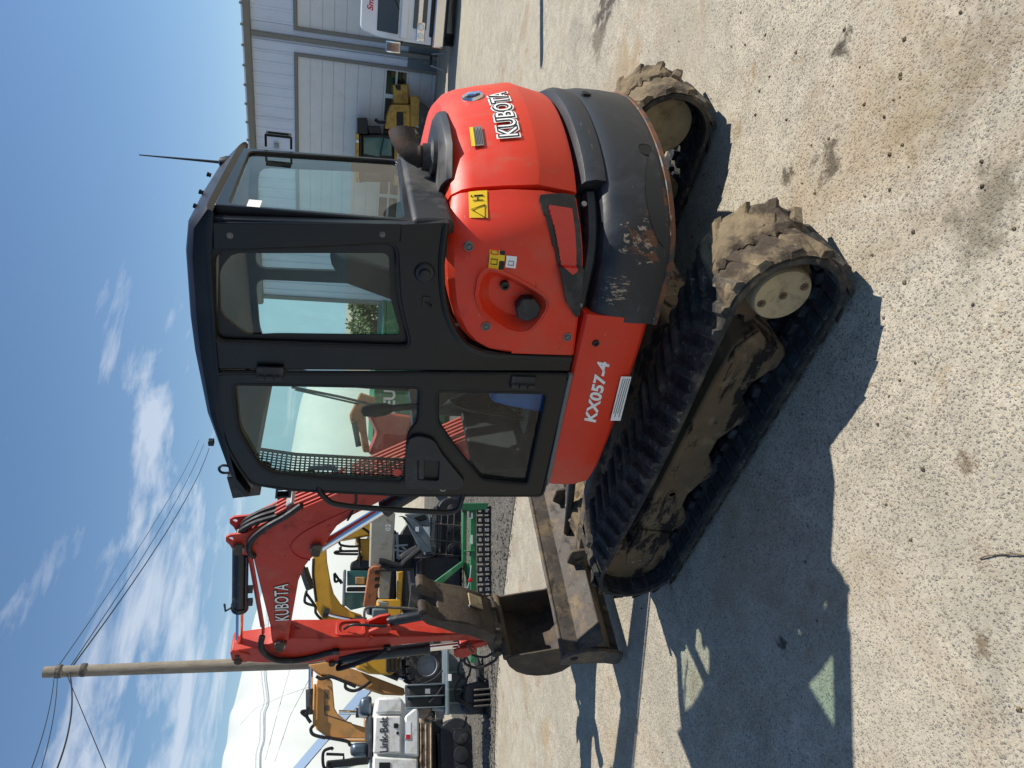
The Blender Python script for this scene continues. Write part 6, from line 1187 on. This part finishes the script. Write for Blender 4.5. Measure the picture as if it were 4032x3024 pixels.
for pts in ([(1880, 560), (1830, 600), (1820, 680), (1880, 720), (1910, 640), (1880, 560)], [(1860, 690), (1810, 760), (1800, 830), (1850, 890), (1920, 910)], [(1890, 700), (1860, 800), (1800, 850), (1840, 905), (1940, 915)], [(1700, 660), (1640, 720), (1560, 760)], [(1710, 760), (1660, 840), (1600, 900)], [(1630, 985), (1590, 990), (1570, 1020), (1600, 1035), (1640, 1015)], [(1650, 1040), (1700, 1080), (1800, 1100), (1860, 1080), (1880, 1000)], [(1960, 620), (1990, 700), (2040, 740)]):
    ts(pts, .014, 'hose', 'hose')
ts([(1630, 940), (1735, 945)], .03, 'chrome_ram', 'rim_grey', -.1)
sa([(1540, 930), (1630, 925), (1630, 1060), (1545, 1060)], -.05, .1, 'timber_block', 'log', .02)
sa([(1980, 500), (2060, 690), (2060, 990), (2020, 990)], .1, .3, 'skid', 'dark_steel', .02)
# ================================================================== seen through the cab: red machine, container, dumpster, trees
sg = Stage(1290, 1100, KC, dist=15.); CT = sg.thing('container', 'dark green shipping container with white TEU lettering seen through the cab door', 'container'); q = sg.p
x0, x1 = q(1050, 1330)[0], q(1050, 800)[0]; zt = q(945, 1100)[1]
pt(M().box(x0, x1, .0, 2.4, .1, zt), 'container_body', 'green_paint', CT, bevel=.02)
for k in range(14): x = x0+(x1-x0)*(k+.5)/14; pt(M().box(x-.07, x+.07, -.035, .0, .2, zt-.1), 'corrugation', 'green_paint', CT)
a, b = q(1085, 1155), q(1010, 1055); text('lettering', 'TEU', MT['decal_white'], CT, (a[0], -.04, a[1]), (1, 0, 0), (0, 0, 1), b[1]-a[1], bold=.03, ext=.003)
sg = Stage(1290, 1200, KC, dist=13.); RX = sg.thing('drill_rig', 'rusty red drill rig with crooked mast seen through the cab door', 'rig'); q = sg.p
pt(M().prism(sg.poly([(860, 985), (960, 1020), (960, 1060), (895, 1130), (905, 1250), (925, 1380), (880, 1380), (860, 1250), (800, 1190), (790, 1130), (830, 1050)]), 0, .35), 'mast', 'rust_orange', RX, bevel=.03)
pt(M().prism(sg.poly([(905, 1100), (1290, 1150), (1290, 1420), (920, 1400), (980, 1250)]), .2, 1.4), 'rig_body', 'red_boom', RX, bevel=.05)
pt(M().tube([(q(820, 1180)[0], -.05, q(820, 1180)[1]), (q(850, 1340)[0], -.05, q(850, 1340)[1])], .05, 8), 'ram', 'dark_steel', RX)
sg = Stage(1160, 520, KC, dist=24.); DP = sg.thing('dumpster', 'green waste dumpster with ribbed lid near the workshop corner', 'dumpster'); q = sg.p
x0, x1 = q(1050, 665)[0], q(1050, 395)[0]; zt = q(985, 520)[1]
pt(M().prism([(0, .1), (1.5, .1), (1.7, zt*.8), (1.6, zt), (-.1, zt*.85)], x0, x1, ax='x'), 'bin', 'green_paint', DP, bevel=.03)
for k in range(6): x = x0+(x1-x0)*(k+.5)/6; pt(M().box(x-.06, x+.06, -.10, .0, .15, zt*.8), 'rib', 'green_paint', DP, bevel=.01)
pt(M().box(x0-.05, x1+.05, -.12, 1.6, zt*.86, zt*.92), 'lid', 'green_paint', DP, bevel=.02)
def tree(X, Y, K, dist, h, w_, label, seed):
    sg = Stage(X, Y, K, dist=dist); T = sg.thing('tree', label, 'tree', 'trees beyond the dumpster'); rn = random.Random(seed)
    tr = M().tube(bez([(0, 0, -.2), (.1, 0, h*.25), (-.05, .05, h*.5), (.05, 0, h*.8)], 4), [.12-.006*i for i in range(13)], 10)
    for k in range(7):
        a = rn.uniform(0, 6.28); z = h*rn.uniform(.3, .7); tr.tube([(0, 0, z), (math.cos(a)*w_*.35, math.sin(a)*w_*.35, z+h*.12), (math.cos(a)*w_*.6, math.sin(a)*w_*.6, z+h*.22)], [.05, .03, .012], 6)
    pt(tr, 'trunk', 'bark', T); lf = M()
    cl = [(rn.gauss(0, w_*.38), rn.gauss(0, w_*.38), h*rn.uniform(.32, .98)) for _ in range(26)]
    for cx, cy, cz in cl:
        r_ = w_*rn.uniform(.16, .34)
        for _ in range(110):
            d = Vector((rn.gauss(0, 1), rn.gauss(0, 1), rn.gauss(0, 1))).normalized()*r_*rn.random()**.4; c_ = Vector((cx, cy, cz))+d; u = Vector((rn.gauss(0, 1), rn.gauss(0, 1), rn.gauss(0, 1))).normalized()*.10; v = u.orthogonal().normalized()*.06
            lf.add([c_-u, c_-v, c_+u, c_+v], [(0, 1, 2, 3)])
    pt(lf, 'crown', 'leaf', T, smooth=0)
tree(1000, 470, KC, 36, 2.7, 1.7, 'leafy green tree standing beyond the dumpster, the fuller of two', 3)
tree(1000, 590, KC, 39, 2.6, 1.5, 'smaller loose green tree standing beyond the dumpster', 8)

# ---- dry twig on the concrete
tw = [G(2118, 1207), G(2135, 1201), G(2160, 1198), G(2190, 1197), G(2225, 1200)]
tag(M().tube(bez([(q_[0], q_[1], q_[2]+.004+.004*(i % 2)) for i, q_ in enumerate(tw)], 5), .0022, 6).build('twig', MT['bark'], smooth=40), 'thin dark dry twig lying on the sunlit concrete', 'twig')
